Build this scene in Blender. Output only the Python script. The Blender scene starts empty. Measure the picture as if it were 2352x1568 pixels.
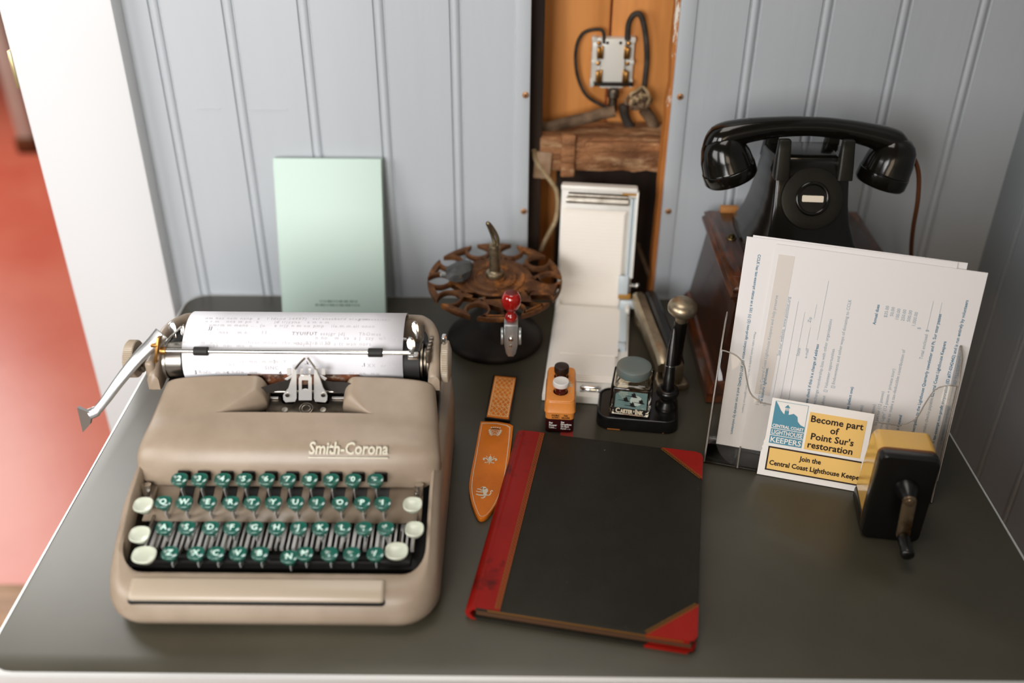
import bpy, bmesh, math, random
from mathutils import Vector, Matrix, Euler
random.seed(7)
SC = bpy.context.scene
COL = SC.collection
PI = math.pi

# ------------------------------------------------------------------ camera
CAM_H = 0.67                                   # camera height above the desk top (desk top is z = 0)
PITCH, ROLL, YAW = math.radians(32.384), math.radians(0.42), math.radians(-0.14)
W, H, F = 2352, 1568, 2287.4
cy_, sy_ = math.cos(YAW), math.sin(YAW)
_fw = Vector((sy_, cy_, 0)); _rt = Vector((cy_, -sy_, 0)); _up = Vector((0, 0, 1))
AXW = _fw * math.cos(PITCH) - _up * math.sin(PITCH)
_u2 = _up * math.cos(PITCH) + _fw * math.sin(PITCH)
AXR = _rt * math.cos(ROLL) + _u2 * math.sin(ROLL)
AXU = _u2 * math.cos(ROLL) - _rt * math.sin(ROLL)
cam = bpy.data.cameras.new('camera')
cam.sensor_width = 36.0
cam.lens = 36.0 * F / W
cam.clip_start = 0.02
cam.dof.use_dof = True
cam.dof.focus_distance = 1.022
cam.dof.aperture_fstop = 2.3
camo = bpy.data.objects.new('camera', cam)
COL.objects.link(camo)
camo.matrix_world = Matrix(((AXR.x, AXU.x, -AXW.x, 0), (AXR.y, AXU.y, -AXW.y, 0), (AXR.z, AXU.z, -AXW.z, CAM_H), (0, 0, 0, 1)))
SC.camera = camo

# ------------------------------------------------------------------ light and exposure
SC.view_settings.view_transform = 'Standard'
SC.view_settings.look = 'None'
SC.view_settings.gamma = 1.0
SC.view_settings.exposure = 0.0
SC.view_settings.use_curve_mapping = False
world = bpy.data.worlds.new('world')
SC.world = world
world.use_nodes = True
world.node_tree.nodes['Background'].inputs[0].default_value = (1.0, 0.84, 0.66, 1)
world.node_tree.nodes['Background'].inputs[1].default_value = 0.07

def area(name, loc, target, sx, sy, power, color):
    l = bpy.data.lights.new(name, 'AREA')
    l.shape = 'RECTANGLE'; l.size = sx; l.size_y = sy
    l.energy = power; l.color = color
    o = bpy.data.objects.new(name, l)
    COL.objects.link(o)
    o.location = loc
    o.rotation_euler = (Vector(target) - Vector(loc)).to_track_quat('-Z', 'Y').to_euler()
    return o
# daylight from the window left of the desk, from a smaller one behind the photographer, and from the next room's window
LM = area('window_light_front', (-0.55, -0.45, 0.62), (-0.62, 1.2, 0.15), 0.65, 0.65, 8, (1.0, 0.985, 0.97))
LM.data.spread = math.radians(100)
area('window_light_side', (-1.45, 0.05, 0.62), (-0.3, 1.0, 0.1), 0.8, 0.8, 15, (1.0, 0.985, 0.97))
area('window_light_far', (0.15, -1.3, 0.9), (0.3, 1.0, 0.05), 0.6, 0.6, 5.0, (1.0, 0.80, 0.58))
area('overhead_fill', (-0.05, 0.80, 1.70), (0.0, 0.90, 0.0), 0.7, 0.7, 8, (1.0, 0.95, 0.88))  # unseen lamp added overhead to brighten upward-facing surfaces
area('window_light_next_room', (-2.6, 3.2, 1.40), (-0.6, 1.0, -0.1), 1.3, 2.2, 76, (1.0, 0.985, 0.96))

# ------------------------------------------------------------------ helpers
def lin(h):
    h = h.lstrip('#'); o = []
    for i in (0, 2, 4):
        c = int(h[i:i + 2], 16) / 255
        o.append(c / 12.92 if c <= 0.04045 else ((c + 0.055) / 1.055) ** 2.4)
    return tuple(o) + (1,)

def mat(name, color, rough=0.5, metal=0.0, var=None, bump=None, spec=0.5, coat=0.0, trans=0.0, ior=1.45, stretch=(1, 1, 1), stains=None, alpha=None, sss=0):
    """one procedural material: base colour, optional mottling (colour2, scale, contrast), bump (scale, strength), stains (colour, scale, threshold)"""
    m = bpy.data.materials.new(name); m.use_nodes = True
    nt = m.node_tree; N = nt.nodes; L = nt.links
    b = N['Principled BSDF']
    b.inputs['Base Color'].default_value = lin(color)
    b.inputs['Roughness'].default_value = rough
    b.inputs['Metallic'].default_value = metal
    b.inputs['Specular IOR Level'].default_value = spec
    b.inputs['Coat Weight'].default_value = coat
    b.inputs['Coat Roughness'].default_value = 0.08
    b.inputs['Transmission Weight'].default_value = trans
    b.inputs['IOR'].default_value = ior
    tc = N.new('ShaderNodeTexCoord'); mp = N.new('ShaderNodeMapping')
    mp.inputs['Scale'].default_value = stretch
    L.new(tc.outputs['Object'], mp.inputs['Vector'])
    last = None
    def noise(scale, detail=5, ro=0.6):
        n = N.new('ShaderNodeTexNoise'); n.inputs['Scale'].default_value = scale
        n.inputs['Detail'].default_value = detail; n.inputs['Roughness'].default_value = ro
        L.new(mp.outputs['Vector'], n.inputs['Vector']); return n
    if var:
        c2, sc, (lo, hi) = var
        n = noise(sc); r = N.new('ShaderNodeMapRange')
        r.inputs['From Min'].default_value = lo; r.inputs['From Max'].default_value = hi
        L.new(n.outputs['Fac'], r.inputs['Value'])
        mx = N.new('ShaderNodeMix'); mx.data_type = 'RGBA'
        mx.inputs['A'].default_value = lin(color); mx.inputs['B'].default_value = lin(c2)
        L.new(r.outputs['Result'], mx.inputs['Factor']); last = mx.outputs['Result']
    if stains:
        c3, sc, (lo, hi) = stains
        n = noise(sc, 8, 0.7); r = N.new('ShaderNodeMapRange')
        r.inputs['From Min'].default_value = lo; r.inputs['From Max'].default_value = hi
        L.new(n.outputs['Fac'], r.inputs['Value'])
        mx = N.new('ShaderNodeMix'); mx.data_type = 'RGBA'
        if last: L.new(last, mx.inputs['A'])
        else: mx.inputs['A'].default_value = lin(color)
        mx.inputs['B'].default_value = lin(c3)
        L.new(r.outputs['Result'], mx.inputs['Factor']); last = mx.outputs['Result']
    if last: L.new(last, b.inputs['Base Color'])
    if bump:
        n = noise(bump[0], 4); bp = N.new('ShaderNodeBump')
        bp.inputs['Strength'].default_value = bump[1]; bp.inputs['Distance'].default_value = bump[2] if len(bump) > 2 else 0.001
        L.new(n.outputs['Fac'], bp.inputs['Height']); L.new(bp.outputs['Normal'], b.inputs['Normal'])
    return m

def sheet_glass(name, tint, refl=0.06, rough=0.03):
    """thin clear plastic: lets light straight through, with a Fresnel mirror on top"""
    m = bpy.data.materials.new(name); m.use_nodes = True
    nt = m.node_tree; N = nt.nodes; L = nt.links
    N.remove(N['Principled BSDF'])
    t = N.new('ShaderNodeBsdfTransparent'); t.inputs[0].default_value = lin(tint)
    g = N.new('ShaderNodeBsdfGlossy'); g.inputs['Roughness'].default_value = rough
    fr = N.new('ShaderNodeFresnel'); fr.inputs['IOR'].default_value = 1.45
    mx = N.new('ShaderNodeMixShader')
    L.new(fr.outputs[0], mx.inputs[0]); L.new(t.outputs[0], mx.inputs[1]); L.new(g.outputs[0], mx.inputs[2])
    L.new(mx.outputs[0], N['Material Output'].inputs[0])
    return m

def ray(px, py):
    return AXW + AXR * ((px - W / 2) / F) - AXU * ((py - H / 2) / F)
def at_z(px, py, z=0.0):
    """the point of the plane of height z that the photo shows at (px, py)"""
    d = ray(px, py); t = (z - CAM_H) / d.z
    return Vector((0, 0, CAM_H)) + d * t
def at_y(px, py, y):
    d = ray(px, py)
    return Vector((0, 0, CAM_H)) + d * (y / d.y)

class MB:
    """collects shapes into one mesh; mi is the material slot of what is added next"""
    def __init__(s): s.bm = bmesh.new(); s.mi = 0
    def _mark(s, n0):
        s.bm.faces.ensure_lookup_table()
        for f in s.bm.faces[n0:]: f.material_index = s.mi
    def box(s, c, size, M=None, bev=0.0, seg=2):
        t = bmesh.new(); bmesh.ops.create_cube(t, size=1)
        for v in t.verts: v.co = Vector((v.co.x * size[0], v.co.y * size[1], v.co.z * size[2]))
        if bev > 0: bmesh.ops.bevel(t, geom=list(t.edges), offset=bev, segments=seg, affect='EDGES', profile=0.5)
        T = Matrix.Translation(c)
        if M is not None: T = T @ M
        return s.add(t, T)
    def add(s, t, T=None):
        if T is not None: bmesh.ops.transform(t, matrix=T, verts=t.verts)
        me = bpy.data.meshes.new('tmp'); t.to_mesh(me); t.free()
        n0 = len(s.bm.faces); s.bm.from_mesh(me); bpy.data.meshes.remove(me); s._mark(n0)
        return s
    def addmesh(s, me, T=None):
        t = bmesh.new(); t.from_mesh(me); return s.add(t, T)
    def rings(s, rings, closed=True, cap0=True, cap1=True, loop=False):
        n0 = len(s.bm.faces)
        R = [[s.bm.verts.new(p) for p in r] for r in rings]
        n = len(R[0]); pairs = list(zip(R, R[1:])) + ([(R[-1], R[0])] if loop else [])
        for a, b in pairs:
            for i in range(n if closed else n - 1):
                j = (i + 1) % n
                try: s.bm.faces.new((a[i], a[j], b[j], b[i]))
                except ValueError: pass
        if closed and not loop:
            if cap0: s.bm.faces.new(list(reversed(R[0])))
            if cap1: s.bm.faces.new(R[-1])
        s._mark(n0); return s
    def lathe(s, prof, c=(0, 0, 0), n=32, axis=(0, 0, 1), cap0=True, cap1=True, sx=1, sy=1):
        q = Vector((0, 0, 1)).rotation_difference(Vector(axis).normalized()); c = Vector(c)
        R = []
        for r, z in prof:
            R.append([c + q @ Vector((max(r, 1e-5) * sx * math.cos(2 * PI * i / n), max(r, 1e-5) * sy * math.sin(2 * PI * i / n), z)) for i in range(n)])
        return s.rings(R, True, cap0, cap1)
    def cyl(s, p0, p1, r0, r1=None, n=20):
        p0, p1 = Vector(p0), Vector(p1); L = (p1 - p0).length
        return s.lathe([(r0, 0), (r0 if r1 is None else r1, L)], p0, n, p1 - p0)
    def tube(s, pts, r, n=10, closed=False, flat=1.0, up=None):
        pts = [Vector(p) for p in pts]; m = len(pts)
        rs = r if isinstance(r, (list, tuple)) else [r] * m
        T = []
        for i in range(m):
            a = pts[(i - 1) % m] if (closed or i > 0) else pts[i]
            b = pts[(i + 1) % m] if (closed or i < m - 1) else pts[i]
            T.append((b - a).normalized())
        nrm = Vector(up) if up is not None else (Vector((0, 0, 1)) if abs(T[0].z) < 0.9 else Vector((1, 0, 0)))
        R = []
        for i in range(m):
            nrm = (nrm - T[i] * nrm.dot(T[i])).normalized()
            bi = T[i].cross(nrm)
            R.append([pts[i] + nrm * (rs[i] * flat * math.cos(2 * PI * k / n)) + bi * (rs[i] * math.sin(2 * PI * k / n)) for k in range(n)])
        return s.rings(R, True, True, True, loop=closed)
    def prism(s, poly, z0, z1, M=None, bev=0.0, seg=2):
        t = bmesh.new()
        a = [t.verts.new((p[0], p[1], z0)) for p in poly]; b = [t.verts.new((p[0], p[1], z1)) for p in poly]
        n = len(poly); t.faces.new(list(reversed(a))); top = t.faces.new(b)
        for i in range(n): t.faces.new((a[i], a[(i + 1) % n], b[(i + 1) % n], b[i]))
        bmesh.ops.recalc_face_normals(t, faces=t.faces)
        if bev > 0:
            ed = [e for e in t.edges if all(abs(v.co.z - z1) < 1e-9 for v in e.verts)]
            bmesh.ops.bevel(t, geom=ed, offset=bev, segments=seg, affect='EDGES', profile=0.5)
        return s.add(t, M)
    def sphere(s, c, r, sc=(1, 1, 1), n=24, M=None):
        t = bmesh.new(); bmesh.ops.create_uvsphere(t, u_segments=n, v_segments=n // 2, radius=r)
        for v in t.verts: v.co = Vector((v.co.x * sc[0], v.co.y * sc[1], v.co.z * sc[2]))
        return s.add(t, Matrix.Translation(c) @ (M if M is not None else Matrix()))
    def torus(s, c, R, r, axis=(0, 0, 1), n=32, k=10, sx=1, sy=1):
        q = Vector((0, 0, 1)).rotation_difference(Vector(axis).normalized()); c = Vector(c)
        return s.tube([c + q @ Vector((R * sx * math.cos(2 * PI * i / n), R * sy * math.sin(2 * PI * i / n), 0)) for i in range(n)], r, k, True, up=q @ Vector((0, 0, 1)))
    def grid(s, fn, us, vs):
        n0 = len(s.bm.faces)
        G = [[s.bm.verts.new(fn(u, v)) for u in us] for v in vs]
        for j in range(len(vs) - 1):
            for i in range(len(us) - 1): s.bm.faces.new((G[j][i], G[j][i + 1], G[j + 1][i + 1], G[j + 1][i]))
        s._mark(n0); return s
    def build(s, name, mats, parent=None, smooth=35, solid=0, weld=False):
        if weld: bmesh.ops.remove_doubles(s.bm, verts=s.bm.verts, dist=1e-5)
        bmesh.ops.recalc_face_normals(s.bm, faces=s.bm.faces)
        me = bpy.data.meshes.new(name); s.bm.to_mesh(me); s.bm.free()
        if not isinstance(mats, (list, tuple)): mats = [mats]
        for m in mats: me.materials.append(m)
        if smooth:
            for p in me.polygons: p.use_smooth = True
            me.set_sharp_from_angle(angle=math.radians(smooth))
        o = bpy.data.objects.new(name, me); COL.objects.link(o)
        if parent is not None: o.parent = parent
        if solid:
            md = o.modifiers.new('thickness', 'SOLIDIFY'); md.thickness = solid; md.offset = -1
        return o

def tag(o, label=None, cat=None, group=None, kind=None):
    if label: o['label'] = label
    if cat: o['category'] = cat
    if group: o['group'] = group
    if kind: o['kind'] = kind
    return o
def thing(name, loc, rz, label, cat, group=None):
    o = bpy.data.objects.new(name, None); COL.objects.link(o)
    o.location = loc; o.rotation_euler = (0, 0, rz); o.empty_display_size = 0.02
    return tag(o, label, cat, group)
def cutout(outer, holes, z0, z1, bev=0.0):
    """flat plate with holes, as a mesh"""
    cu = bpy.data.curves.new('tmp', 'CURVE'); cu.dimensions = '2D'; cu.fill_mode = 'BOTH'
    cu.extrude = (z1 - z0) / 2 - bev; cu.bevel_depth = bev; cu.bevel_resolution = 1
    for poly in [outer] + holes:
        sp = cu.splines.new('POLY'); sp.points.add(len(poly) - 1)
        for p, q in zip(sp.points, poly): p.co = (q[0], q[1], 0, 1)
        sp.use_cyclic_u = True
    o = bpy.data.objects.new('tmp', cu); COL.objects.link(o)
    dg = bpy.context.evaluated_depsgraph_get()
    me = bpy.data.meshes.new_from_object(o.evaluated_get(dg))
    for v in me.vertices: v.co.z += (z0 + z1) / 2
    bpy.data.objects.remove(o); bpy.data.curves.remove(cu)
    return me
def text_mesh(s, size, align='LEFT', bold=0.0, depth=0.0, shear=0.0, space=1.0, wx=1.0):
    cu = bpy.data.curves.new('tmp', 'FONT'); cu.body = s; cu.size = size; cu.align_x = align
    cu.offset = bold; cu.extrude = depth; cu.shear = shear; cu.space_character = space; cu.resolution_u = 2
    o = bpy.data.objects.new('tmp', cu); COL.objects.link(o)
    dg = bpy.context.evaluated_depsgraph_get()
    me = bpy.data.meshes.new_from_object(o.evaluated_get(dg))
    if wx != 1.0:
        for v in me.vertices: v.co.x *= wx
    bpy.data.objects.remove(o); bpy.data.curves.remove(cu)
    return me
def fit(tm, w):
    """stretch flat lettering so that it starts at 0 and is w long"""
    x0 = min(v.co.x for v in tm.vertices); x1 = max(v.co.x for v in tm.vertices)
    for v in tm.vertices: v.co.x = (v.co.x - x0) * w / (x1 - x0)
    return tm
def frame(o, ex, ey):
    """matrix with origin o, x axis ex, y axis made square to it, z the outward normal"""
    ex = Vector(ex).normalized(); ey = Vector(ey); ey = (ey - ex * ey.dot(ex)).normalized(); ez = ex.cross(ey)
    return Matrix(((ex.x, ey.x, ez.x, o[0]), (ex.y, ey.y, ez.y, o[1]), (ex.z, ey.z, ez.z, o[2]), (0, 0, 0, 1)))
def rrect(x0, y0, x1, y1, r, n=6):
    P = []
    for cx, cy, a0 in ((x1 - r, y1 - r, 0), (x0 + r, y1 - r, PI / 2), (x0 + r, y0 + r, PI), (x1 - r, y0 + r, 1.5 * PI)):
        for i in range(n + 1):
            a = a0 + PI / 2 * i / n; P.append((cx + r * math.cos(a), cy + r * math.sin(a)))
    return P
def spline(pts, n):
    """Catmull-Rom through the points, n samples per span"""
    P = [Vector(p) for p in pts]; P = [P[0] * 2 - P[1]] + P + [P[-1] * 2 - P[-2]]; o = []
    for i in range(1, len(P) - 2):
        for k in range(n):
            t = k / n; a, b, c, d = P[i - 1:i + 3]
            o.append(0.5 * ((2 * b) + (c - a) * t + (2 * a - 5 * b + 4 * c - d) * t * t + (3 * b - a - 3 * c + d) * t ** 3))
    o.append(P[-2].copy()); return o
# ------------------------------------------------------------------ materials of the setting
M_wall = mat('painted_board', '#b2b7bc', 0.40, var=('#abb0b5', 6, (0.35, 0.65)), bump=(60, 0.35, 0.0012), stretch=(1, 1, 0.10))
M_wall_shaded = mat('painted_board_shaded', '#858a8d', 0.42, var=('#7d8285', 6, (0.35, 0.65)), bump=(60, 0.3, 0.001), stretch=(1, 1, 0.10))  # back wall's paint darkened: the right wall's dimmer light put into the colour
M_trim = mat('white_gloss_paint', '#cfd0d2', 0.35, bump=(40, 0.12, 0.001), stretch=(1, 1, 0.15))
M_red = mat('red_floor_paint', '#cd5c46', 0.30, var=('#d9765f', 2.2, (0.35, 0.7)), bump=(14, 0.15, 0.002))
M_plank = mat('pale_floor_board', '#b88a5f', 0.45, var=('#8a5c34', 9, (0.4, 0.7)), stretch=(0.3, 3, 1))
M_cavwood = mat('old_orange_wood', '#e89d55', 0.6, var=('#c27a3a', 9, (0.35, 0.7)), bump=(40, 0.3), stretch=(3, 1, 0.25))
M_stud = mat('dark_stud_wood', '#38261a', 0.8, var=('#1d130c', 12, (0.35, 0.7)), bump=(50, 0.5), stretch=(2, 2, 0.3))
M_beam = mat('rough_beam_wood', '#a37048', 0.75, var=('#6b4326', 30, (0.35, 0.65)), stains=('#c4a078', 38, (0.52, 0.66)), bump=(60, 1.0, 0.010), stretch=(0.4, 1.2, 1.4))
M_chip = mat('chipped_board_edge', '#b06c2e', 0.6, var=('#8a4f1c', 20, (0.4, 0.7)), stains=('#d9d2c6', 26, (0.60, 0.66)), bump=(60, 0.5), stretch=(1, 1, 0.4))
M_room = mat('next_room_plaster', '#d8d3c8', 0.7, var=('#cfc8bc', 4, (0.4, 0.6)))
M_brownbase = mat('brown_cabinet', '#7a4a2a', 0.5, var=('#5a3218', 6, (0.4, 0.6)))

WY = 1.172          # face of the back wall
def beadboard(mb, x0, x1, grooves, z0, z1, P):
    """tongue-and-groove boards: flat faces with a V, a half-round bead and a V at every joint; P maps (along, depth, z)"""
    pr = [(x0, 0.0)]
    for g in grooves:
        pr += [(g - .0075, 0), (g - .0062, .0026), (g - .0045, .0026), (g - .004, .0008), (g - .002, -.0006), (g, -.001), (g + .002, -.0006), (g + .004, .0008), (g + .0045, .0026), (g + .006, .0026), (g + .0075, 0)]
    pr.append((x1, 0.0))
    mb.grid(lambda u, v: P(pr[u][0], pr[u][1], v), range(len(pr)), [z0, z1])
mb = MB()
PB = lambda a, d, z: Vector((a, WY + d, z))
beadboard(mb, -0.462, 0.0035, [-0.418, -0.333, -0.246, -0.159, -0.071], -0.75, 1.3, PB)
beadboard(mb, 0.2045, 0.62, [0.274, 0.357, 0.446, 0.536], -0.75, 1.3, PB)
mb.box((-0.50, WY + 0.105, 0.275), (0.16, 0.19, 2.05))                 # body of the wall beside the doorway
mb.box((0.0075, WY + 0.004, 0.275), (0.0185, 0.012, 2.05), bev=0.0015)    # flat strip left of the opening
for a_, b_ in (((575, 252), (660, 251)), ((452, 250), (505, 250))):      # raised paint streaks
    p, q = at_y(*a_, WY), at_y(*b_, WY); mb.tube([(p.x, WY, p.z), ((p.x + q.x) / 2, WY - .0002, p.z), (q.x, WY, q.z)], .0009, 6, flat=.6)
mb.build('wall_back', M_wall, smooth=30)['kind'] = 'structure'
mb = MB()
mb.box((0.1975, WY + 0.004, 0.275), (0.019, 0.012, 2.05), bev=0.0015)
tag(mb.build('trim_2', M_wall, smooth=30), kind='structure')
mb = MB()
beadboard(mb, -1.5, WY, [1.108 - .171 * .5 * k for k in range(0, 30)][::-1], -0.75, 1.3, lambda a, d, z: Vector((0.615 + d, a, z)))
mb.build('wall_right', M_wall_shaded, smooth=30)['kind'] = 'structure'
mb = MB()
mb.box((-0.5195, WY - 0.002, 0.275), (0.129, 0.052, 2.05), bev=0.003)
tag(mb.build('trim_1', M_trim), kind='structure')
# hollow behind the opening
mb = MB(); YB = 1.272
mb.box((0.062, YB + 0.01, 0.50), (0.110, 0.02, 1.5), bev=0.002)
mb.box((0.174, YB + 0.01, 0.50), (0.109, 0.02, 1.5), bev=0.002)
tag(mb.build('wall_hollow', M_cavwood), kind='structure')
mb = MB()
mb.box((0.0025, 1.236, 0.50), (0.061, 0.072, 1.5), bev=0.002)
mb.box((0.222, 1.232, 0.50), (0.05, 0.08, 1.5), bev=0.002)
mb.box((0.128, 1.262, 0.02), (0.145, 0.018, 0.29), bev=0.002)
tag(mb.build('wall_stud', M_stud), kind='structure')
mb = MB()
pts = []
nz = []
def rough_beam(mb, x0, x1, y0, y1, z0, z1):
    n = 12; R = []
    for i in range(n + 1):
        x = x0 + (x1 - x0) * i / n; rr = lambda s: random.uniform(-s, s) * 0.35
        R.append([Vector((x, y0 + rr(.004), z0 + rr(.004))), Vector((x, y0 - .004 + rr(.004), (z0 * 2 + z1) / 3 + rr(.002))), Vector((x, y0 - .001 + rr(.004), (z0 + 2 * z1) / 3 + rr(.003))), Vector((x, y0 + rr(.003), z1 + rr(.003))), Vector((x, y1, z1 + rr(.002))), Vector((x, y1, z0))])
    mb.rings(R)
rough_beam(mb, 0.021, 0.197, 1.205, 1.262, 0.168, 0.212)
mb.box((0.067, 1.203, 0.190), (0.018, 0.014, 0.056), bev=0.002); mb.box((0.140, 1.200, 0.2035), (0.105, 0.012, 0.012), bev=0.003); mb.box((0.045, 1.205, 0.200), (0.03, 0.012, 0.030), bev=0.003)
tag(mb.build('wall_crossbeam', M_beam, smooth=60), kind='structure')
mb = MB()
n = 60; R = []
for i in range(n + 1):                                                 # chipped edge of the right-hand board
    z = -0.1 + 1.3 * i / n; e = random.uniform(-.0022, .0012)
    R.append([Vector((0.1845 + e, WY + .004, z)), Vector((0.1835 + e, WY + .022, z)), Vector((0.198, WY + .022, z)), Vector((0.198, WY + .004, z))])
mb.rings(R)
tag(mb.build('trim_3', M_chip, smooth=40), kind='structure')
# floors and the next room
mb = MB(); mb.box((-1.5, 4.2, -0.775), (7.0, 5.69, 0.05)); tag(mb.build('floor', M_red), kind='structure')
mb = MB()
for k in range(22): mb.box((-1.0, 1.36 - 0.0625 - 0.125 * k, -0.775), (4.0, 0.122, 0.05), bev=0.003)
tag(mb.build('floor_boards', M_plank), kind='structure')
mb = MB(); mb.box((-1.5, 6.6, 0.3), (7.0, 0.1, 2.1)); tag(mb.build('wall_far', M_room), kind='structure')
# ------------------------------------------------------------------ desk
M_lam = mat('grey_green_laminate', '#444034', 0.38, var=('#3a362b', 5, (0.35, 0.65)), stains=('#26231c', 30, (0.70, 0.80)), bump=(300, 0.06, 0.0004), spec=0.6)
M_alu = mat('aluminium_edging', '#d8d8d6', 0.38, 0.45, bump=(200, 0.05))
M_leg = mat('grey_steel_leg', '#6a6a66', 0.45, 0.4)
DX0, DX1, DY0, DY1 = -0.438, 0.480, 0.543, 1.167
t = thing('desk', (0.021, 0.855, -0.75), 0, 'grey laminate desk with bright metal edging pushed against the board wall', 'desk')
L = lambda v: (v[0] - 0.021, v[1] - 0.855, v[2] + 0.75)
mb = MB(); P = [(x - 0.021, y - 0.855) for x, y in rrect(DX0, DY0, DX1, DY1, 0.028)]
mb.prism(P, 0.75 - 0.028, 0.75, bev=0.0012)
mb.build('desktop', M_lam, t)
mb = MB(); P2 = [(x - 0.021, y - 0.855) for x, y in rrect(DX0 - .0018, DY0 - .0040, DX1 + .0018, DY1 + .0015, 0.029)]
def ring_z(P, z): return [Vector((x, y, z)) for x, y in P]
Pin = [(x - 0.021, y - 0.855) for x, y in rrect(DX0 + .0002, DY0 + .0002, DX1 - .0002, DY1 - .0002, 0.028)]
mb.rings([ring_z(Pin, .7502), ring_z(P2, .7498), ring_z([(a * 1.002, b * 1.002) for a, b in P2], .7475), ring_z([(a * 1.002, b * 1.002) for a, b in P2], .724), ring_z(P2, .720), ring_z(Pin, .720)], loop=True)
mb.build('metal_edging', M_alu, t)
for sx, sy in ((-1, -1), (1, -1), (-1, 1), (1, 1)):
    mb = MB(); mb.box((sx * 0.41, sy * 0.27, 0.361), (0.04, 0.04, 0.722), bev=0.004); mb.build('leg', M_leg, t)
# ------------------------------------------------------------------ typewriter
M_tan = mat('tan_crinkle_paint', '#948473', 0.37, var=('#897968', 18, (0.4, 0.65)), stains=('#7a5638', 60, (0.67, 0.74)), bump=(420, 0.16, 0.0005), spec=0.5)
M_tan2 = mat('tan_smooth_paint', '#a09280', 0.30, bump=(300, 0.05, 0.0003))
M_black = mat('black_enamel', '#0b0908', 0.45, bump=(120, 0.1))
M_rubber = mat('black_rubber', '#191715', 0.6)
M_chrome = mat('polished_chrome', '#dcdad6', 0.14, 1.0, bump=(90, 0.04))
M_bright = mat('bright_nickel', '#e4e2df', 0.24, 0.55, bump=(90, 0.04))
M_levr = mat('brushed_aluminium', '#b4b5b4', 0.30, 0.85, bump=(90, 0.04))
M_lever = mat('bright_lever_steel', '#cfccca', 0.35, 0.45)
M_steel = mat('dull_steel', '#b5b0a8', 0.30, 1.0, var=('#8a8276', 60, (0.45, 0.7)))
M_oldsteel = mat('aged_steel', '#8d8478', 0.38, 1.0, var=('#5d5347', 60, (0.4, 0.7)))
M_brass = mat('worn_brass', '#b08248', 0.35, 1.0, var=('#7d5526', 80, (0.4, 0.7)))
M_key = mat('green_key_plastic', '#164f43', 0.16, var=('#1d5c4f', 40, (0.4, 0.6)), spec=0.7, coat=0.8)
M_keyw = mat('ivory_key_plastic', '#b9bdac', 0.22, coat=0.3)
M_legend = mat('pale_key_legend', '#c9e6dc', 0.4)
M_rib = mat('ink_ribbon', '#2a2521', 0.7, bump=(200, 0.2))
M_rust = mat('rusty_scale_bar', '#6b3a1c', 0.6, var=('#9d8f80', 70, (0.5, 0.62)), stains=('#3a1d0c', 40, (0.5, 0.6)), bump=(200, 0.3))
M_badge = mat('pale_badge', '#a39d8b', 0.4, 0.2)

TX, TY = -0.2065, 0.587
tw = thing('typewriter', (TX, TY, 0), 0, 'tan portable typewriter with dark green round keys on the grey desk', 'typewriter')
def T(x, y, z): return Vector((x - TX, y - TY, z))
# ---- base shell
ys_ = [0.0, .012, .03, .05, .085, .12, .20, .32]; zs_ = [.029, .0365, .0430, .057, .075, .083, .086, .086]
def interp(xs, ys, x):
    if x <= xs[0]: return ys[0]
    for i in range(len(xs) - 1):
        if x <= xs[i + 1]: return ys[i] + (ys[i + 1] - ys[i]) * (x - xs[i]) / (xs[i + 1] - xs[i])
    return ys[-1]
zr = lambda y: interp(ys_, zs_, y)
HWB, DEP = 0.1435, 0.305
def outline(i, r=0.035):
    P = rrect(-HWB + i, i, HWB - i, DEP - i, max(r - i, .006), 8); Q = []
    for a, b in zip(P, P[1:] + P[:1]):
        k = max(1, int(math.dist(a, b) / 0.012))
        # same subdivision count for every inset: decide on the uninset outline
        Q.append(a)
    return Q
def dens(P, counts):
    Q = []
    for (a, b), k in zip(zip(P, P[1:] + P[:1]), counts):
        for j in range(k): Q.append((a[0] + (b[0] - a[0]) * j / k, a[1] + (b[1] - a[1]) * j / k))
    return Q
O0 = outline(0); cnt = [max(1, int(math.dist(a, b) / 0.010)) for a, b in zip(O0, O0[1:] + O0[:1])]
o_in = lambda i: dens(outline(i), cnt)
KW0, KW1, KY0, KY1 = -0.1325, 0.1315, 0.0290, 0.255
inner = dens(rrect(KW0, KY0, KW1, KY1, 0.020, 8), cnt)
mb = MB(); R = []
bulge = lambda p: p[1] < .02 and 0
for ins, zf in ((.010, lambda y: .004), (.003, lambda y: .006), (.000, lambda y: .012), (-.0005, lambda y: zr(y) * .55), (.0012, lambda y: zr(y) - .010), (.0045, lambda y: zr(y) - .0035), (.0095, lambda y: zr(y))):
    R.append([Vector((x, y, zf(y))) for x, y in o_in(ins)])
R.append([Vector((x, y, zr(y) + .0005)) for x, y in dens(rrect(KW0 - .003, KY0 - .003, KW1 + .003, KY1 + .003, 0.022, 8), cnt)])
R.append([Vector((x, y, zr(y) - .0015)) for x, y in inner])
R.append([Vector((x, y, zr(y) - .022)) for x, y in inner])
mb.rings(R, True, False, False)
mb.build('base_shell', M_tan, tw, smooth=60)
mb = MB(); mb.box((0, .150, .014), (.250, .255, .016), bev=.004); mb.box((0, .14, .030), (.262, .20, .012))
mb.build('chassis', M_black, tw)
for sx in (-1, 1):
    for y in (.03, .27):
        mb = MB(); mb.cyl((sx * .115, y, 0), (sx * .115, y, .008), .010); mb.build('rubber_foot', M_rubber, tw)
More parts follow.
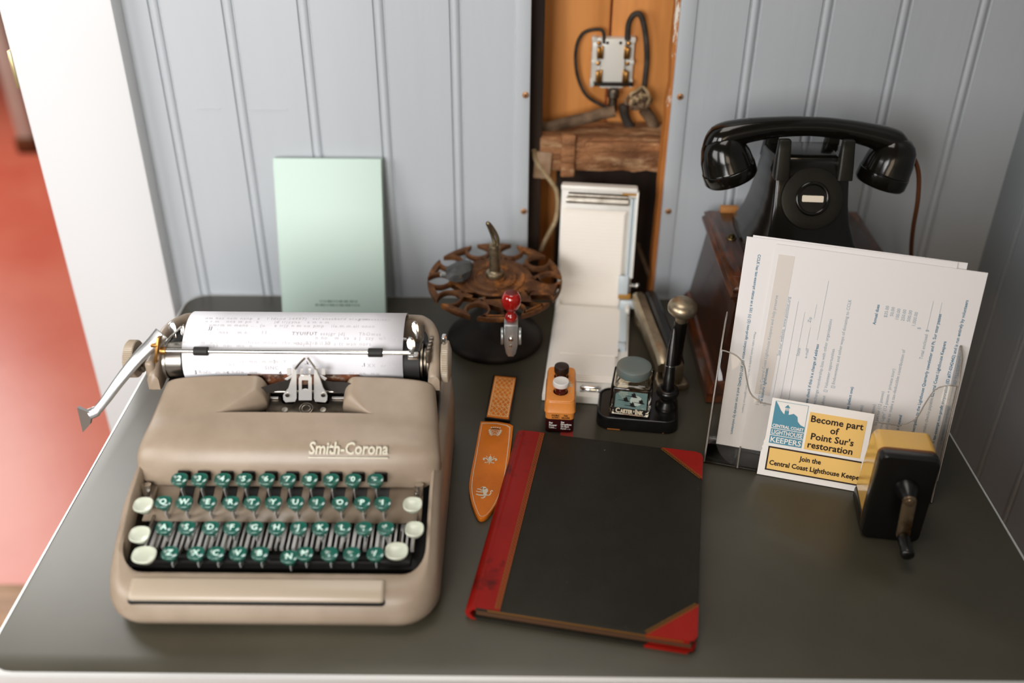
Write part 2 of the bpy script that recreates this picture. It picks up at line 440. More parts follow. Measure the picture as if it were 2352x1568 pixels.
# ---- space bar in its notch
mb = MB(); Msp = Matrix.Rotation(math.radians(24), 4, 'X')
mb.box((-.010, .0155, .0304), (.2190, .0222, .014), M=Msp, bev=.003); mb.build('space_bar_slot', M_black, tw)
mb = MB()
spp = [(-.0105, -.004), (-.0108, .002), (-.009, .0058), (-.0055, .0078), (0, .0083), (.006, .0080), (.0100, .0072), (.0104, .000), (.0104, -.004)]
R = []
for x, s in ((-.1085, .75), (-.1075, .95), (-.105, 1), (.105, 1), (.1075, .95), (.1085, .75)):
    R.append([Vector((-.010 + x, 0.0150, 0.0312)) + Msp @ Vector((0, a * (1 if s == 1 else .97), b * s)) for a, b in spp])
mb.rings(R); mb.build('space_bar', M_tan2, tw, smooth=50)
# ---- cover
PC = spline([(0, .0985, .068), (0, .1105, .0680), (0, .1108, .080), (0, .1150, .0945), (0, .1245, .1060), (0, .141, .1135), (0, .158, .1185), (0, .178, .1268), (0, .194, .1340)][1:], 8)
Ls = [0]
for a, b in zip(PC, PC[1:]): Ls.append(Ls[-1] + (b - a).length)
def prof(v):
    s = v * Ls[-1]
    for i in range(len(PC) - 1):
        if s <= Ls[i + 1] or i == len(PC) - 2:
            f = (s - Ls[i]) / (Ls[i + 1] - Ls[i]); p = PC[i].lerp(PC[i + 1], f); d = (PC[i + 1] - PC[i]).normalized()
            break
    return p, Vector((0, -d.z, d.y))
def hwid(v): return .1400 - .0100 * max(0, (v - .30) / .7) ** 1.2
CXP = .62
def cover_pt(u, v, off=0.0):
    """u -1..1 across, v 0..1 from the front edge up to the carriage"""
    a = u * PI / 2; xr = abs(math.sin(a)) ** CXP
    v0 = .20 * (max(0, xr - .86) / .14) ** 2.2
    v = max(v, v0)
    p, n = prof(v)
    x = hwid(v) * math.copysign(xr, u) + .0015 * v
    drop = .046 * (1 - max(0.0, math.cos(a)) ** 0.20)
    d = Vector((0, n.y * .45, max(n.z, .45))).normalized()
    return Vector((x, p.y, p.z)) - d * drop + n * off
VO = 0.0
for i in range(1000):                                             # find v of the opening's front edge
    if prof(i / 1000)[0].y >= .157: VO = i / 1000; break
def ux(x, v):                                                     # u that lands at x
    r = min(1, abs(x - .0015 * v) / hwid(v)) ** (1 / CXP)
    return math.copysign(math.asin(r) * 2 / PI, x)
XL0, XR0, XL1, XR1 = -.0705, .0755, -.0395, .0560
def edgeL(v):
    f = (v - VO) / (1 - VO); f = min(1, max(0, f)); return ux(XL0 + (XL1 - XL0) * min(1, f / .62) ** .8, v)
def edgeR(v):
    f = (v - VO) / (1 - VO); f = min(1, max(0, f)); return ux(XR0 + (XR1 - XR0) * min(1, f / .55) ** .8, v)
nl, nm, nr, nv0, nv1 = 44, 40, 44, 34, 30
side = lambda t: t
mb = MB()
us_l = [i / nl for i in range(nl + 1)]; us_m = [i / nm for i in range(nm + 1)]
vs0 = [VO * j / nv0 for j in range(nv0 + 1)]; vs1 = [VO + (1 - VO) * j / nv1 for j in range(nv1 + 1)]
def Lpt(t, v): return cover_pt(-1 + (edgeL(v) + 1) * t, v)
def Rpt(t, v): return cover_pt(edgeR(v) + (1 - edgeR(v)) * t, v)
def Mpt(t, v): return cover_pt(edgeL(v) + (edgeR(v) - edgeL(v)) * t, v)
mb.grid(Lpt, us_l, vs0); mb.grid(Mpt, us_m, vs0); mb.grid(Rpt, us_l, vs0)
mb.grid(Lpt, us_l, vs1); mb.grid(Rpt, us_l, vs1)
# folded-down lips of the opening
def lipL(t, v):
    p = cover_pt(edgeL(v), v); f = (v - VO) / (1 - VO); k = .002 + .020 * min(1, f / .5)
    return p + Vector((k * .55 * math.sin(t * PI / 2), 0, -k * (1 - math.cos(t * PI / 2))))
def lipR(t, v):
    p = cover_pt(edgeR(v), v); f = (v - VO) / (1 - VO); k = .002 + .020 * min(1, f / .5)
    return p + Vector((-k * .55 * math.sin(t * PI / 2), 0, -k * (1 - math.cos(t * PI / 2))))
lt = [i / 6 for i in range(7)]
mb.grid(lipL, lt, vs1); mb.grid(lipR, lt, vs1)
mb.grid(lambda t, k: Mpt(t, VO) + Vector((0, .0015 * k, -.0022 * k)), us_m, [0, 1, 2])
bmesh.ops.remove_doubles(mb.bm, verts=mb.bm.verts, dist=2e-5)
cov = mb.build('ribbon_cover', M_tan, tw, smooth=70)
md = cov.modifiers.new('thickness', 'SOLIDIFY'); md.thickness = .0022; md.offset = -1
# nameplate lettering, sitting on the cover's front
mb = MB(); tm = text_mesh('Smith-Corona', .0155, bold=.0003, shear=.12, space=.98)
wtx = max(v.co.x for v in tm.vertices)
pv, pn = prof(.290)
tdir = Vector((0, -pn.z, pn.y)) * -1
Mt = frame(Vector((0.0215, pv.y, pv.z)) + pn * .0012, (1, 0, 0), (0, pn.z * 1.0, -pn.y))
for v in tm.vertices: v.co.x *= 0.0720 / wtx; v.co.z = .0004
mb.addmesh(tm, Mt); mb.box((Mt @ Vector((.036, -.0032, 0)))[:], (0.0720, .0012, .0008), M=Mt.to_3x3().to_4x4())
mb.build('nameplate', M_badge, tw, smooth=0)
# ---- key guard plate with dark slots, levers, keys
mb = MB()
mb.grid(lambda u, v: Vector((u, interp([0, 1], [.079, .125], v), interp([0, 1], [.0545, .0700], v))), [-.1255, 0, .1245], [0, .5, 1])
mb.build('key_guard', M_tan, tw, solid=.002)
rows = [
    ('234567890-', [412, 458, 511, 560, 612, 661, 711, 760, 811, 862], 1100, .0870),
    ('QWERTYUIOP$', [375, 423, 478, 530, 579, 628, 679, 728, 781, 832, 879], 1153, .0775),
    ("ASDFGHJKL;'", [377, 429, 484, 533, 585, 636, 686, 736, 787, 836, 886], 1211, .0680),
    ('ZXCVBNM,./', [390, 450, 496, 547, 597, 664, 700, 757, 808, 862], 1270, .0585)]
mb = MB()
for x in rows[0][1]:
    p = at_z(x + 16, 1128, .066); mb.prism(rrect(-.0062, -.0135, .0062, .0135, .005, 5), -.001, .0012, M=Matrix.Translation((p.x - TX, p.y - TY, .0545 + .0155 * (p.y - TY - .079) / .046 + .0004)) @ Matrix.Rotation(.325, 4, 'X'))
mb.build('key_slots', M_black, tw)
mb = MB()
for x in rows[0][1]:                                                    # black inlays on the cover's front edge, right of the number keys
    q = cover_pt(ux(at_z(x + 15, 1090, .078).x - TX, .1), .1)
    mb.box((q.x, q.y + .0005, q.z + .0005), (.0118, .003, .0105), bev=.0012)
mb.build('cover_inlays', M_black, tw)
def key_mesh(hw, hl, h, m, lab):
    mb = MB(); R = []; n = 28
    for s, z, dy in ((.30, -h, .0004), (.44, -h * .95, .0002), (.68, -h * .60, .0), (.92, -h * .22, .0), (1.0, -.0006, 0), (.985, .0003, 0), (.93, .0006, 0), (.80, .0001, 0), (.5, -.0007, 0), (.2, -.0009, 0)):
        r = []
        for i in range(n):
            a = 2 * PI * i / n; c, q = math.cos(a), math.sin(a); e = 2.6
            rad = (abs(c) ** e + abs(q) ** e) ** (-1 / e)
            r.append(Vector((hw * s * rad * c, hl * s * rad * q + dy, z)))
        R.append(r)
    mb.rings(R); return mb
lab_dir = Matrix.Rotation(math.radians(13), 4, 'X')
for ri, (chars, xs, py, z) in enumerate(rows):
    for ci, (ch, px) in enumerate(zip(chars, xs)):
        yy = py + (8 if ch == 'N' else 0) + (ci - 5) * 0.2; zz = z - (.003 if ch == 'N' else 0)
        p = at_z(px, yy, zz); lp = (p.x - TX, p.y - TY, zz)
        kb = key_mesh(.0074, .0064, .0125, M_key, ch)
        k = kb.build('key', M_key, tw, smooth=50); k.location = lp; k.rotation_euler = (math.radians(13), 0, 0)
        mb = MB(); tm = text_mesh(ch if ch != '$' else '1', .0078, 'CENTER', bold=.00022)
        for v in tm.vertices: v.co.z = 0
        mb.addmesh(tm, Matrix.Translation((0, -.0027, .0008)))
        mb.build('key_legend', M_legend, k, smooth=0)
        # lever: a bent strip from the key down and back into the machine
        mb = MB(); ly = .006 + .0; zb = .047 - zz
        inv = Matrix.Rotation(math.radians(-13), 4, 'X')
        q = [inv @ Vector(v) for v in ((0, .0005, -.0115), (0, .0015, -.0155), (0, .005, min(-.017, zb + .006)), (0, .018, min(-.0175, zb + .003)), (0, .056 - ri * .004, min(-.018, zb + .001)))]
        mb.tube(q, .0026, 6, flat=.28, up=(1, 0, 0))
        mb.build('key_lever', M_lever, k, smooth=40)
for i, (px, py, z, hw, hl) in enumerate([(329, 1158, .0765, .0087, .0078), (321, 1226, .066, .0090, .0082), (331, 1273, .056, .0105, .0085), (948, 1157, .0765, .0085, .0076), (952, 1214, .066, .0083, .0078), (911, 1264, .057, .0100, .0085)]):
    p = at_z(px, py, z); kb = key_mesh(hw, hl, .0115, M_keyw, ''); k = kb.build('shift_key', M_keyw, tw, smooth=50)
    k.location = (p.x - TX, p.y - TY, z); k.rotation_euler = (math.radians(13), 0, 0); k['label'] = 'ivory key'
    mb = MB(); mb.tube([(0, .001, -.0105), (0, .006, -.016), (0, .03, -.018)], .0032, 8, flat=.4, up=(1, 0, 0)); mb.build('key_lever', M_steel, k)
mb = MB()                                                               # comb of lever plates seen between the lower rows
for i in range(46):
    x = -.118 + .236 * i / 45
    mb.box((x, .078, .0455), (.0030 if i % 2 else .0018, .044, .0035), M=Matrix.Rotation(.14, 4, 'X'))
mb.build('lever_comb', M_lever, tw, smooth=0)
mb = MB(); mb.box((0, .049, .034), (.236, .010, .012), bev=.002); mb.box((-.07, .047, .041), (.05, .004, .003)); mb.box((.04, .047, .041), (.09, .004, .003))
mb.build('front_bar', M_black, tw)
for sx, x in ((-1, 333), (1, 962)):                                    # small chrome posts at the ends of the top row
    p = at_z(x, 1120, .073); mb = MB(); mb.cyl((p.x - TX, p.y - TY, .056), (p.x - TX, p.y - TY + .004, .0735), .0032, .0042, 14); mb.build('side_post', M_chrome, tw)
# ---- carriage
PY, PZ, PR = .808, .134, .0185                                         # platen axis and radius (world)
X0, X1 = -.337, -.078
mb = MB(); mb.cyl(T(-.318, PY, PZ), T(-.0905, PY, PZ), PR, n=48); mb.build('platen', M_rubber, tw)
mb = MB(); mb.cyl(T(-.334, PY, PZ), T(-.319, PY, PZ), PR - .001, n=40); mb.cyl(T(-.3365, PY, PZ), T(-.334, PY, PZ), PR + .0005, n=40); mb.build('platen_end', M_steel, tw)
mb = MB()
for x in (-.0895, -.0865, -.0835): mb.cyl(T(x, PY, PZ), T(x + .0018, PY, PZ), PR - .0005 - (0.004 if x == -.0865 else 0), n=40)
mb.build('platen_ratchet', M_oldsteel, tw)
def knob(name, xa, xb, R, face):
    mb = MB(); n = 120; ex = Vector((xb - xa, 0, 0)); L_ = abs(xb - xa); sg = 1 if xb > xa else -1
    def rg(x, r, rib=0): return [T(x, PY + (r - (rib if i % 2 else 0)) * math.cos(2 * PI * i / n), PZ + (r - (rib if i % 2 else 0)) * math.sin(2 * PI * i / n)) for i in range(n)]
    mb.rings([rg(xa, R - .006), rg(xa, R - .001), rg(xa + sg * .001, R, .0007), rg(xb - sg * .0035, R, .0007), rg(xb - sg * .0025, R - .001), rg(xb - sg * .0005, R - .008), rg(xb, .003)])
    return mb.build(name, M_tan2, tw, smooth=30)
knob('platen_knob', -.3655, -.3775, .0185, -1)
knob('platen_knob', -.0700, -.0605, .0205, 1)
mb = MB(); mb.cyl(T(-.3655, PY, PZ), T(-.345, PY, PZ), .008, n=28); mb.torus(T(-.3615, PY, PZ), .0125, .0012, (1, 0, 0)); mb.torus(T(-.357, PY, PZ), .0105, .0014, (1, 0, 0)); mb.build('knob_shaft', M_oldsteel, tw)
mb = MB(); mb.cyl(T(-.079, PY, PZ), T(-.0695, PY, PZ), .0085, n=28); mb.build('knob_shaft', M_tan2, tw)
mb = MB(); mb.box(T(-.0675, PY + .004, PZ + .021), (.005, .010, .012), bev=.002); mb.build('line_space_release', M_chrome, tw)
# end frames joined by a back rail: one tan casting, seen from above as a U
path = spline([T(-.345, .782, .132), T(-.3445, .80, .147), T(-.341, .826, .158), T(-.331, .850, .158), T(-.312, .858, .156), T(-.206, .859, .156), T(-.110, .858, .156), T(-.090, .850, .158), T(-.0795, .828, .158), T(-.0765, .800, .147), T(-.0765, .783, .133)], 6)
mb = MB(); R = []
for i, p in enumerate(path):
    d = (path[min(i + 1, len(path) - 1)] - path[max(i - 1, 0)]); d.z = 0; d.normalize(); nrm = Vector((-d.y, d.x, 0))
    w, h = .0055, .036 - .020 * (abs(i / (len(path) - 1) - .5) * 2) ** 6
    R.append([p + nrm * a + Vector((0, 0, b)) for a, b in ((w, -h), (w, -.005), (w * .75, -.0015), (w * .3, 0), (-w * .3, 0), (-w * .75, -.0015), (-w, -.005), (-w, -h))])
mb.rings(R); mb.build('carriage_frame', M_tan, tw, smooth=50)
mb = MB()                                                              # paper table behind the platen
mb.grid(lambda u, v: T(u, *interp2(v)), [-.330, -.2, -.086], [0, .35, .7, 1]) if False else None
ptab = [(.834, .128), (.842, .140), (.848, .148), (.853, .153)]
mb.grid(lambda u, v: T(u, ptab[v][0], ptab[v][1]), [-.333, -.2, -.0855], range(4)); mb.build('paper_table', M_tan, tw, solid=.0015)
mb = MB(); mb.box(T(-.207, .822, .110), (.262, .05, .010), bev=.002); mb.build('carriage_bed', M_black, tw)
mb = MB(); mb.box(T(-.3475, .800, .128), (.0095, .030, .034), bev=.004, seg=3); mb.box(T(-.349, .808, .114), (.010, .024, .016), bev=.004, seg=3); mb.build('carriage_end', M_tan, tw)
# bail rod with two rollers and its end pieces
RY, RZ = .7872, .1570
mb = MB(); mb.cyl(T(-.332, RY, RZ), T(-.0945, RY, RZ), .0021, n=16); mb.build('paper_bail', M_chrome, tw)
for px in (462, 862):
    p = at_y(px, 806, RY); mb = MB(); x = p.x
    mb.lathe([(.0038, 0), (.0043, .0006), (.0043, .0130), (.0038, .0136)], T(x - .0068, RY, RZ), 24, (1, 0, 0)); mb.build('bail_roller', M_rubber, tw)
mb = MB(); mb.lathe([(.0035, 0), (.004, .002), (.0036, .005)], T(-.3335, RY, RZ), 16, (1, 0, 0)); mb.box(T(-.3365, RY + .001, RZ + .001), (.0028, .008, .026), M=Matrix.Rotation(-.25, 4, 'X') @ Matrix.Rotation(.2, 4, 'Y'), bev=.0008); mb.box(T(-.3385, RY, RZ + .006), (.007, .004, .003), bev=.0008); mb.build('bail_arm', M_brass, tw)
mb = MB(); mb.tube([T(-.331, RY + .004, RZ + .004), T(-.325, RY + .012, RZ + .009), T(-.318, RY + .022, RZ + .013)], .0012, 8); mb.build('bail_spring', M_chrome, tw)
def leaf(name, px, py, y, w, h, tilt=0, m=None):
    p = at_y(px, py, y); mb = MB()
    R = []
    for z, s in ((0, .45), (h * .25, .6), (h * .5, .95), (h * .75, 1), (h * .92, .75), (h, .3)):
        q = T(p.x, y, p.z) + Vector((tilt * z, .25 * z + .15 * z * z / h, z))
        R.append([q + Vector((a * w * s, b * .0009, 0)) for a, b in ((-1, -1), (0, -1.5), (1, -1), (1, 1), (0, 1.5), (-1, 1))])
    mb.rings(R); return mb.build(name, m or M_chrome, tw, smooth=50)
leaf('paper_release', 402, 774, .815, .0034, .014, -.2); leaf('margin_lever', 418, 778, .825, .0015, .013, .15)
leaf('paper_release', 958, 776, .820, .0030, .015, -.15); leaf('bail_tab', 947, 812, .7845, .0036, .014, -.1)
mb = MB(); mb.box(T(-.0955, .790, .152), (.010, .009, .004), bev=.001); mb.tube([T(-.091, .80, .150), T(-.0885, .812, .158), T(-.0885, .822, .166)], .0016, 8); mb.build('bail_arm', M_chrome, tw)
mb = MB()
for k in range(5): mb.box(T(-.0815 + .0004 * k, .792 + .006 * k, .150), (.004, .0035, .014), bev=.0008)
mb.build('carriage_gears', M_oldsteel, tw)
mb = MB(); mb.box(T(-.329, .826, .142), (.012, .03, .018), bev=.003); mb.build('end_recess', M_black, tw); mb = MB(); mb.box(T(-.085, .828, .142), (.009, .028, .018), bev=.003); mb.build('end_recess', M_black, tw)
# carriage return lever, bent forward and down to the left, ending in a flat hook
lp = spline([T(-.335, .802, .1665), T(-.3425, .797, .160), T(-.357, .787, .148), T(-.374, .776, .130), T(-.389, .768, .112), T(-.398, .764, .103), T(-.4045, .762, .1005)], 6)
mb = MB(); ln = len(lp); mb.tube(lp, [.0078 - .0034 * min(1, i / ln * 1.5) + (.0008 if i > ln * .8 else 0) for i in range(ln)], 12, flat=.42, up=(.3, -.6, .6))
mb.build('return_lever', M_levr, tw, smooth=60)
pa, pb, pc_, pd = [at_y(*q, .762) for q in ((212, 948), (178, 934), (191, 991), (208, 972))]
mb = MB(); tri = [T(*p) for p in (pa, pb, pc_, pd)]
mb.rings([[p + Vector((0, -.0012, 0)) for p in tri], [p + Vector((.0006, .0016, 0)) for p in tri]]); mb.build('lever_hook', M_levr, tw)
# ---- type basket inside the opening
def tv(px, py, y): p = at_y(px, py, y); return T(p.x, p.y, p.z)
def plate(mb, pts, y, th=.0016, tilt=0):
    P = [tv(x, yy, y + tilt * (i * 0)) for i, (x, yy) in enumerate(pts)]
    mb.rings([P, [p + Vector((0, th, 0)) for p in P]])
mb = MB(); mb.box(T(-.199, .772, .085), (.150, .044, .012)); mb.box(T(-.199, .792, .115), (.16, .004, .04)); mb.build('type_basket', M_black, tw)
for s in (-1, 1):
    mb = MB()
    for k in range(14):
        a = math.radians(18 + k * 3.6); x = -.2005 + s * (.022 + .036 * math.cos(a)); y = .790 - .044 * math.sin(a) - .004
        mb.box(T(x, y - .001, .1015), (.0014, .020, .006), M=Matrix.Rotation(s * (.9 - a * .55) , 4, 'Z'))
    mb.build('type_bars', M_oldsteel, tw, smooth=0)
mb = MB(); plate(mb, [(568, 861), (824, 862), (826, 882), (566, 884)], .786); mb.build('card_scale', M_rust, tw)
mb = MB(); mb.cyl(tv(565, 899, .779), tv(822, 899, .779), .0014); mb.build('ribbon_rail', M_steel, tw)
mb = MB()
def strip(mb, top, bot, y0, y1):
    n = len(top); A = [tv(*p, y0 + (y1 - y0) * i / (n - 1)) for i, p in enumerate(top)]; Bq = [tv(*p, y0 + (y1 - y0) * i / (n - 1)) for i, p in enumerate(bot)]
    th = Vector((0, .0006, 0))
    for i in range(n - 1): mb.rings([[A[i], A[i + 1], Bq[i + 1], Bq[i]], [A[i] + th, A[i + 1] + th, Bq[i + 1] + th, Bq[i] + th]])
strip(mb, [(556, 896), (600, 890), (640, 878), (668, 870)], [(556, 914), (600, 908), (640, 897), (668, 893)], .768, .780); mb.build('ink_ribbon', M_rib, tw); mb = MB()
strip(mb, [(732, 872), (762, 877), (790, 878), (813, 882)], [(732, 894), (762, 900), (790, 903), (813, 906)], .780, .774)
mb.build('ink_ribbon', M_rib, tw)
# segment plate with its round crest
mb = MB(); seg = [(598, 911), (645, 911), (646, 921), (652, 928), (672, 928), (683, 918), (690, 914), (716, 914), (722, 919), (730, 927), (754, 927), (757, 921), (758, 911), (806, 911), (793, 945), (760, 962), (700, 968), (640, 962), (612, 945)]
A = [T(*(lambda p: (p.x, p.y, p.z))(at_z(x, y, .1065 - (y - 911) * .00004))) for x, y in seg]
mb.rings([[p + Vector((0, .001, -.003)) for p in A], A]); mb.build('type_segment', M_oldsteel, tw)
mb = MB()
pc = at_z(703, 937, .1075); mb.torus(T(pc.x, pc.y, .1072), .0062, .0005, (0, -.35, 1)); mb.torus(T(pc.x, pc.y, .1072), .0040, .0006, (0, -.35, 1))
mb.build('crest', M_steel, tw)
for x, y in ((654, 940), (742, 940)):
    p = at_z(x, y, .1075); mb = MB(); mb.lathe([(.0030, 0), (.0028, .0008), (.0001, .001)], T(p.x, p.y, .1068), 18, (0, -.3, 1)); mb.build('screw', M_steel, tw)
for x0, x1 in ((604, 640), (762, 800)):
    a, b = at_z(x0, 912, .108), at_z(x1, 912, .108); mb = MB(); mb.box(T((a.x + b.x) / 2, a.y, .1075), (b.x - a.x, .0028, .0018), bev=.0006); mb.build('segment_ear', M_bright, tw)
# chrome type guide and ribbon vibrator brackets
YG = .770
mb = MB(); plate(mb, [(651, 918), (650, 908), (655, 900), (662, 892), (667, 876), (672, 862), (677, 850), (681, 851), (681, 915), (678, 922), (656, 924)], YG); mb.build('ribbon_bracket', M_bright, tw)
mb = MB(); plate(mb, [(721, 851), (726, 850), (731, 862), (737, 876), (742, 891), (748, 900), (752, 909), (751, 919), (747, 924), (724, 922), (721, 915)], YG); mb.build('ribbon_bracket', M_bright, tw)
mb = MB()
for xs2 in ([(686, 919), (686, 868), (690, 863), (693, 873), (693, 919)], [(708, 919), (708, 873), (711, 863), (716, 868), (716, 919)], [(693, 919), (693, 896), (701, 894), (708, 896), (708, 919)], [(690, 863), (711, 863), (708, 873), (693, 873)]):
    plate(mb, xs2, YG - .002)
mb.build('type_guide', M_bright, tw)
mb = MB()
for xs2 in ([(689, 864), (690, 846), (695, 846), (696, 864)], [(707, 864), (709, 846), (714, 846), (714, 864)], [(670, 862), (672, 846), (680, 845), (678, 860), (660, 873), (654, 871)], [(724, 845), (732, 846), (736, 862), (750, 870), (746, 874), (728, 860)], [(659, 848), (668, 847), (668, 861), (660, 862)], [(738, 847), (747, 848), (747, 861), (738, 860)]):
    plate(mb, xs2, YG + .004)
mb.build('card_holder', M_bright, tw)
mb = MB(); mb.tube([tv(677, 848, .774), tv(690, 832, .779), tv(700, 822, .7835)], .0010, 8); mb.tube([tv(726, 848, .774), tv(716, 834, .779), tv(707, 822, .7835)], .0010, 8); mb.build('wire_finger', M_oldsteel, tw)
for x in (660, 742):
    p = tv(x, 907, YG - .0005); mb = MB(); mb.lathe([(.0021, 0), (.0020, .0008), (.0001, .001)], p, 16, (0, -1, 0)); mb.build('screw', M_steel, tw)

# ------------------------------------------------------------------ typed sheet
M_paper = mat('typing_paper', '#d9d8dd', 0.75, bump=(200, 0.06, 0.0003))
M_typed = mat('faint_typed_ink', '#bdbbbd', 0.8); M_typed2 = mat('dark_typed_ink', '#252326', 0.8)
sp_ = spline([(0, .800, .1140), (0, .7905, .1230), (0, .7880, .1345), (0, .7920, .1490), (0, .8010, .1595), (0, .8150, .1665), (0, .8310, .1690), (0, .8470, .1650), (0, .8570, .1560), (0, .8600, .146)], 8)
sl = [0]
for a, b in zip(sp_, sp_[1:]): sl.append(sl[-1] + (b - a).length)
def sheet_at(x, s, off=0.0):
    s = max(0, min(sl[-1] - 1e-6, s))
    for i in range(len(sp_) - 1):
        if s <= sl[i + 1]:
            f = (s - sl[i]) / (sl[i + 1] - sl[i]); p = sp_[i].lerp(sp_[i + 1], f); d = (sp_[i + 1] - sp_[i]).normalized(); break
    n = Vector((0, -d.z, d.y)); return Vector((x, p.y, p.z)) + n * off
SX0, SX1 = -.3165, -.1060
sh = thing('paper_sheet', (TX, .808, .134), 0, 'white sheet of typed gibberish curling out of the typewriter', 'paper')
O = Vector((TX, .808, .134))
mb = MB(); ss = [sl[-1] * i / 90 for i in range(91)]
mb.grid(lambda u, v: sheet_at(u, v) - O, [SX0 + (SX1 - SX0) * i / 6 for i in range(7)], ss)
mb.build('sheet', M_paper, sh, smooth=80, solid=.0002)
def typed(mb, s, x, row, size=.0052):
    tm = text_mesh(s, size, space=1.25)
    for v in tm.vertices: v.co = sheet_at(x + v.co.x, row + v.co.y, .00025) - O
    mb.addmesh(tm)
s0 = next(i for i, p in enumerate(sp_) if i > 8 and p.z > .1345); S0 = sl[s0]
mb = MB()
for s, x, r in [('nm has nam nanp  a   I Idand 34997)', -.300, .0540), ('vsl ansabard nl  pon', -.196, .0545), ('ng mausaizan', -.155, .0542), ('n.r.m   nna m pn  a', -.299, .0490), ('jd irjyyna   a m n m', -.232, .0490), ('nmrm m mena ..', -.294, .0440), ('. (u    a irjy n m no pmp   ila.m.m.sii nnon', -.249, .0440), ('nos    m n      11', -.283, .0352), ('TYUIFUT sssjgr jdj      ThOmsa', -.213, .0345), ('n no   m  sa  a j  zzy  wh  .9j  m1', -.190, .0300),
                ('n   o  m  n.o   1   . i  ifirsr-move  ths was 83r6 130', -.316, .0245), ('dopnj 1 l..nr a tt wsn nors', -.208, .0240), ('aa  noi  mn  n', -.287, .0215), ('ss  mn  m mm  Y', -.262, .0065), ('n1.', -.272, .0030), ('SINC', -.238, .0000), ('here  sor.', -.270, -.0050), ('n1 sors  nn', -.252, -.0095), ('or, nn  mm', -.158, -.0050), ('J Rofn  m nn   Cn   nn', -.306, -.0050), ('XX  nr sn', -.140, .0032)]:
    typed(mb, s, x, S0 + r)
mb.build('typing', M_typed, sh, smooth=0)
mb = MB()
for s, x, r in [('J', -.3050, -.005), ('.', -.2955, -.0045), ('.', -.286, -.005), ('c', -.275, -.005), ('4', -.2250, -.0055), ('TYUIFUT', -.2130, .0345), ('JJ  .', -.2935, .0400), ('.k.', -.1995, .0055), ('.I', -.145, .0040), ('.', -.1305, -.005), ('I', -.2290, .0062)]:
    typed(mb, s, x, S0 + r)
mb.build('dark_typing', M_typed2, sh, smooth=0)
# ------------------------------------------------------------------ green book leaning on the wall
M_green = mat('pale_green_cloth', '#b9cdc4', 0.55, bump=(500, 0.12, 0.0003))
M_page = mat('book_pages', '#dcd6c6', 0.8, bump=(400, 0.1))
M_gink = mat('dark_green_print', '#6d8475', 0.7)
gb = thing('thin_book', (-.2325, 1.108, 0), 0, 'thin pale green cloth book standing against the board wall behind the typewriter', 'book')
top_y, top_z = 1.158, .2005; LN = math.hypot(top_y - 1.104, top_z); GA = math.atan2(1.158 - 1.104, top_z)
Mg = Matrix.Translation((0, -.004, 0)) @ Matrix.Rotation(-GA, 4, 'X')
WG = .1335
mb = MB(); mb.box((-.0005, 0, LN / 2), (WG, .0022, LN), M=None, bev=.0007)
bmesh.ops.transform(mb.bm, matrix=Mg, verts=mb.bm.verts); mb.build('front_cover', M_green, gb)
mb = MB(); mb.box((0, .0035, LN / 2), (WG - .004, .0024, LN - .006)); bmesh.ops.transform(mb.bm, matrix=Mg, verts=mb.bm.verts); mb.build('pages', M_page, gb)
mb = MB(); mb.box((WG / 2, 0, LN / 2), (WG, .0022, LN), bev=.0007)
bmesh.ops.transform(mb.bm, matrix=Mg @ Matrix.Translation((-WG / 2, .0058, 0)) @ Matrix.Rotation(math.radians(2.3), 4, 'Z'), verts=mb.bm.verts); mb.build('back_cover', M_green, gb)
mb = MB(); mb.box((-WG / 2 + .0005, .003, LN / 2), (.0026, .0085, LN), bev=.001); bmesh.ops.transform(mb.bm, matrix=Mg, verts=mb.bm.verts); mb.build('spine', M_green, gb)
mb = MB()
rp = random.Random(3)                                                  # two short rows of print too blurred to read
for z, x, x1 in ((.0245, -.018, .030), (.0195, -.024, .034)):
    while x < x1:
        w = rp.uniform(.0008, .0024)
        mb.prism([(x, 0), (x + w, 0), (x + w, .0026), (x, .0026)], 0, .0001, M=Mg @ Matrix.Translation((0, -.00125, z)) @ Matrix.Rotation(PI / 2, 4, 'X')); x += w + rp.choice((.0005, .0006, .0018))
mb.build('cover_print', M_gink, gb, smooth=0)

# ------------------------------------------------------------------ rubber-stamp carousel
M_ironrust = mat('rusty_iron', '#66442a', 0.6, 0.2, spec=0.3, var=('#4b2c17', 60, (0.35, 0.65)), stains=('#99602e', 45, (0.52, 0.66)), bump=(250, 0.5, 0.0008))
M_castblack = mat('dark_cast_iron', '#120d09', 0.5, 0.0, spec=0.25, var=('#211811', 30, (0.4, 0.6)), stains=('#4a2b16', 24, (0.64, 0.72)), bump=(200, 0.25))
M_rod = mat('tarnished_rod', '#9a8d74', 0.38, 0.9, var=('#6a5b44', 90, (0.4, 0.65)), bump=(400, 0.3))
RX, RY_, RZ_ = -.0240, 1.062, .084
rk = thing('stamp_rack', (RX, RY_, 0), 0, 'round rusty iron stamp carousel on a black base by the wall', 'stamp rack')
mb = MB(); mb.lathe([(.0585, 0), (.0598, .002), (.0598, .006), (.057, .010), (.047, .018), (.032, .032), (.021, .046), (.0155, .058), (.0140, .070), (.016, .0775), (.018, .080), (.010, .0802)], (0, 0, 0), 56)
mb.build('base', M_castblack, rk, smooth=50)
N = 10; RW = .0805; outer = []; holes = []
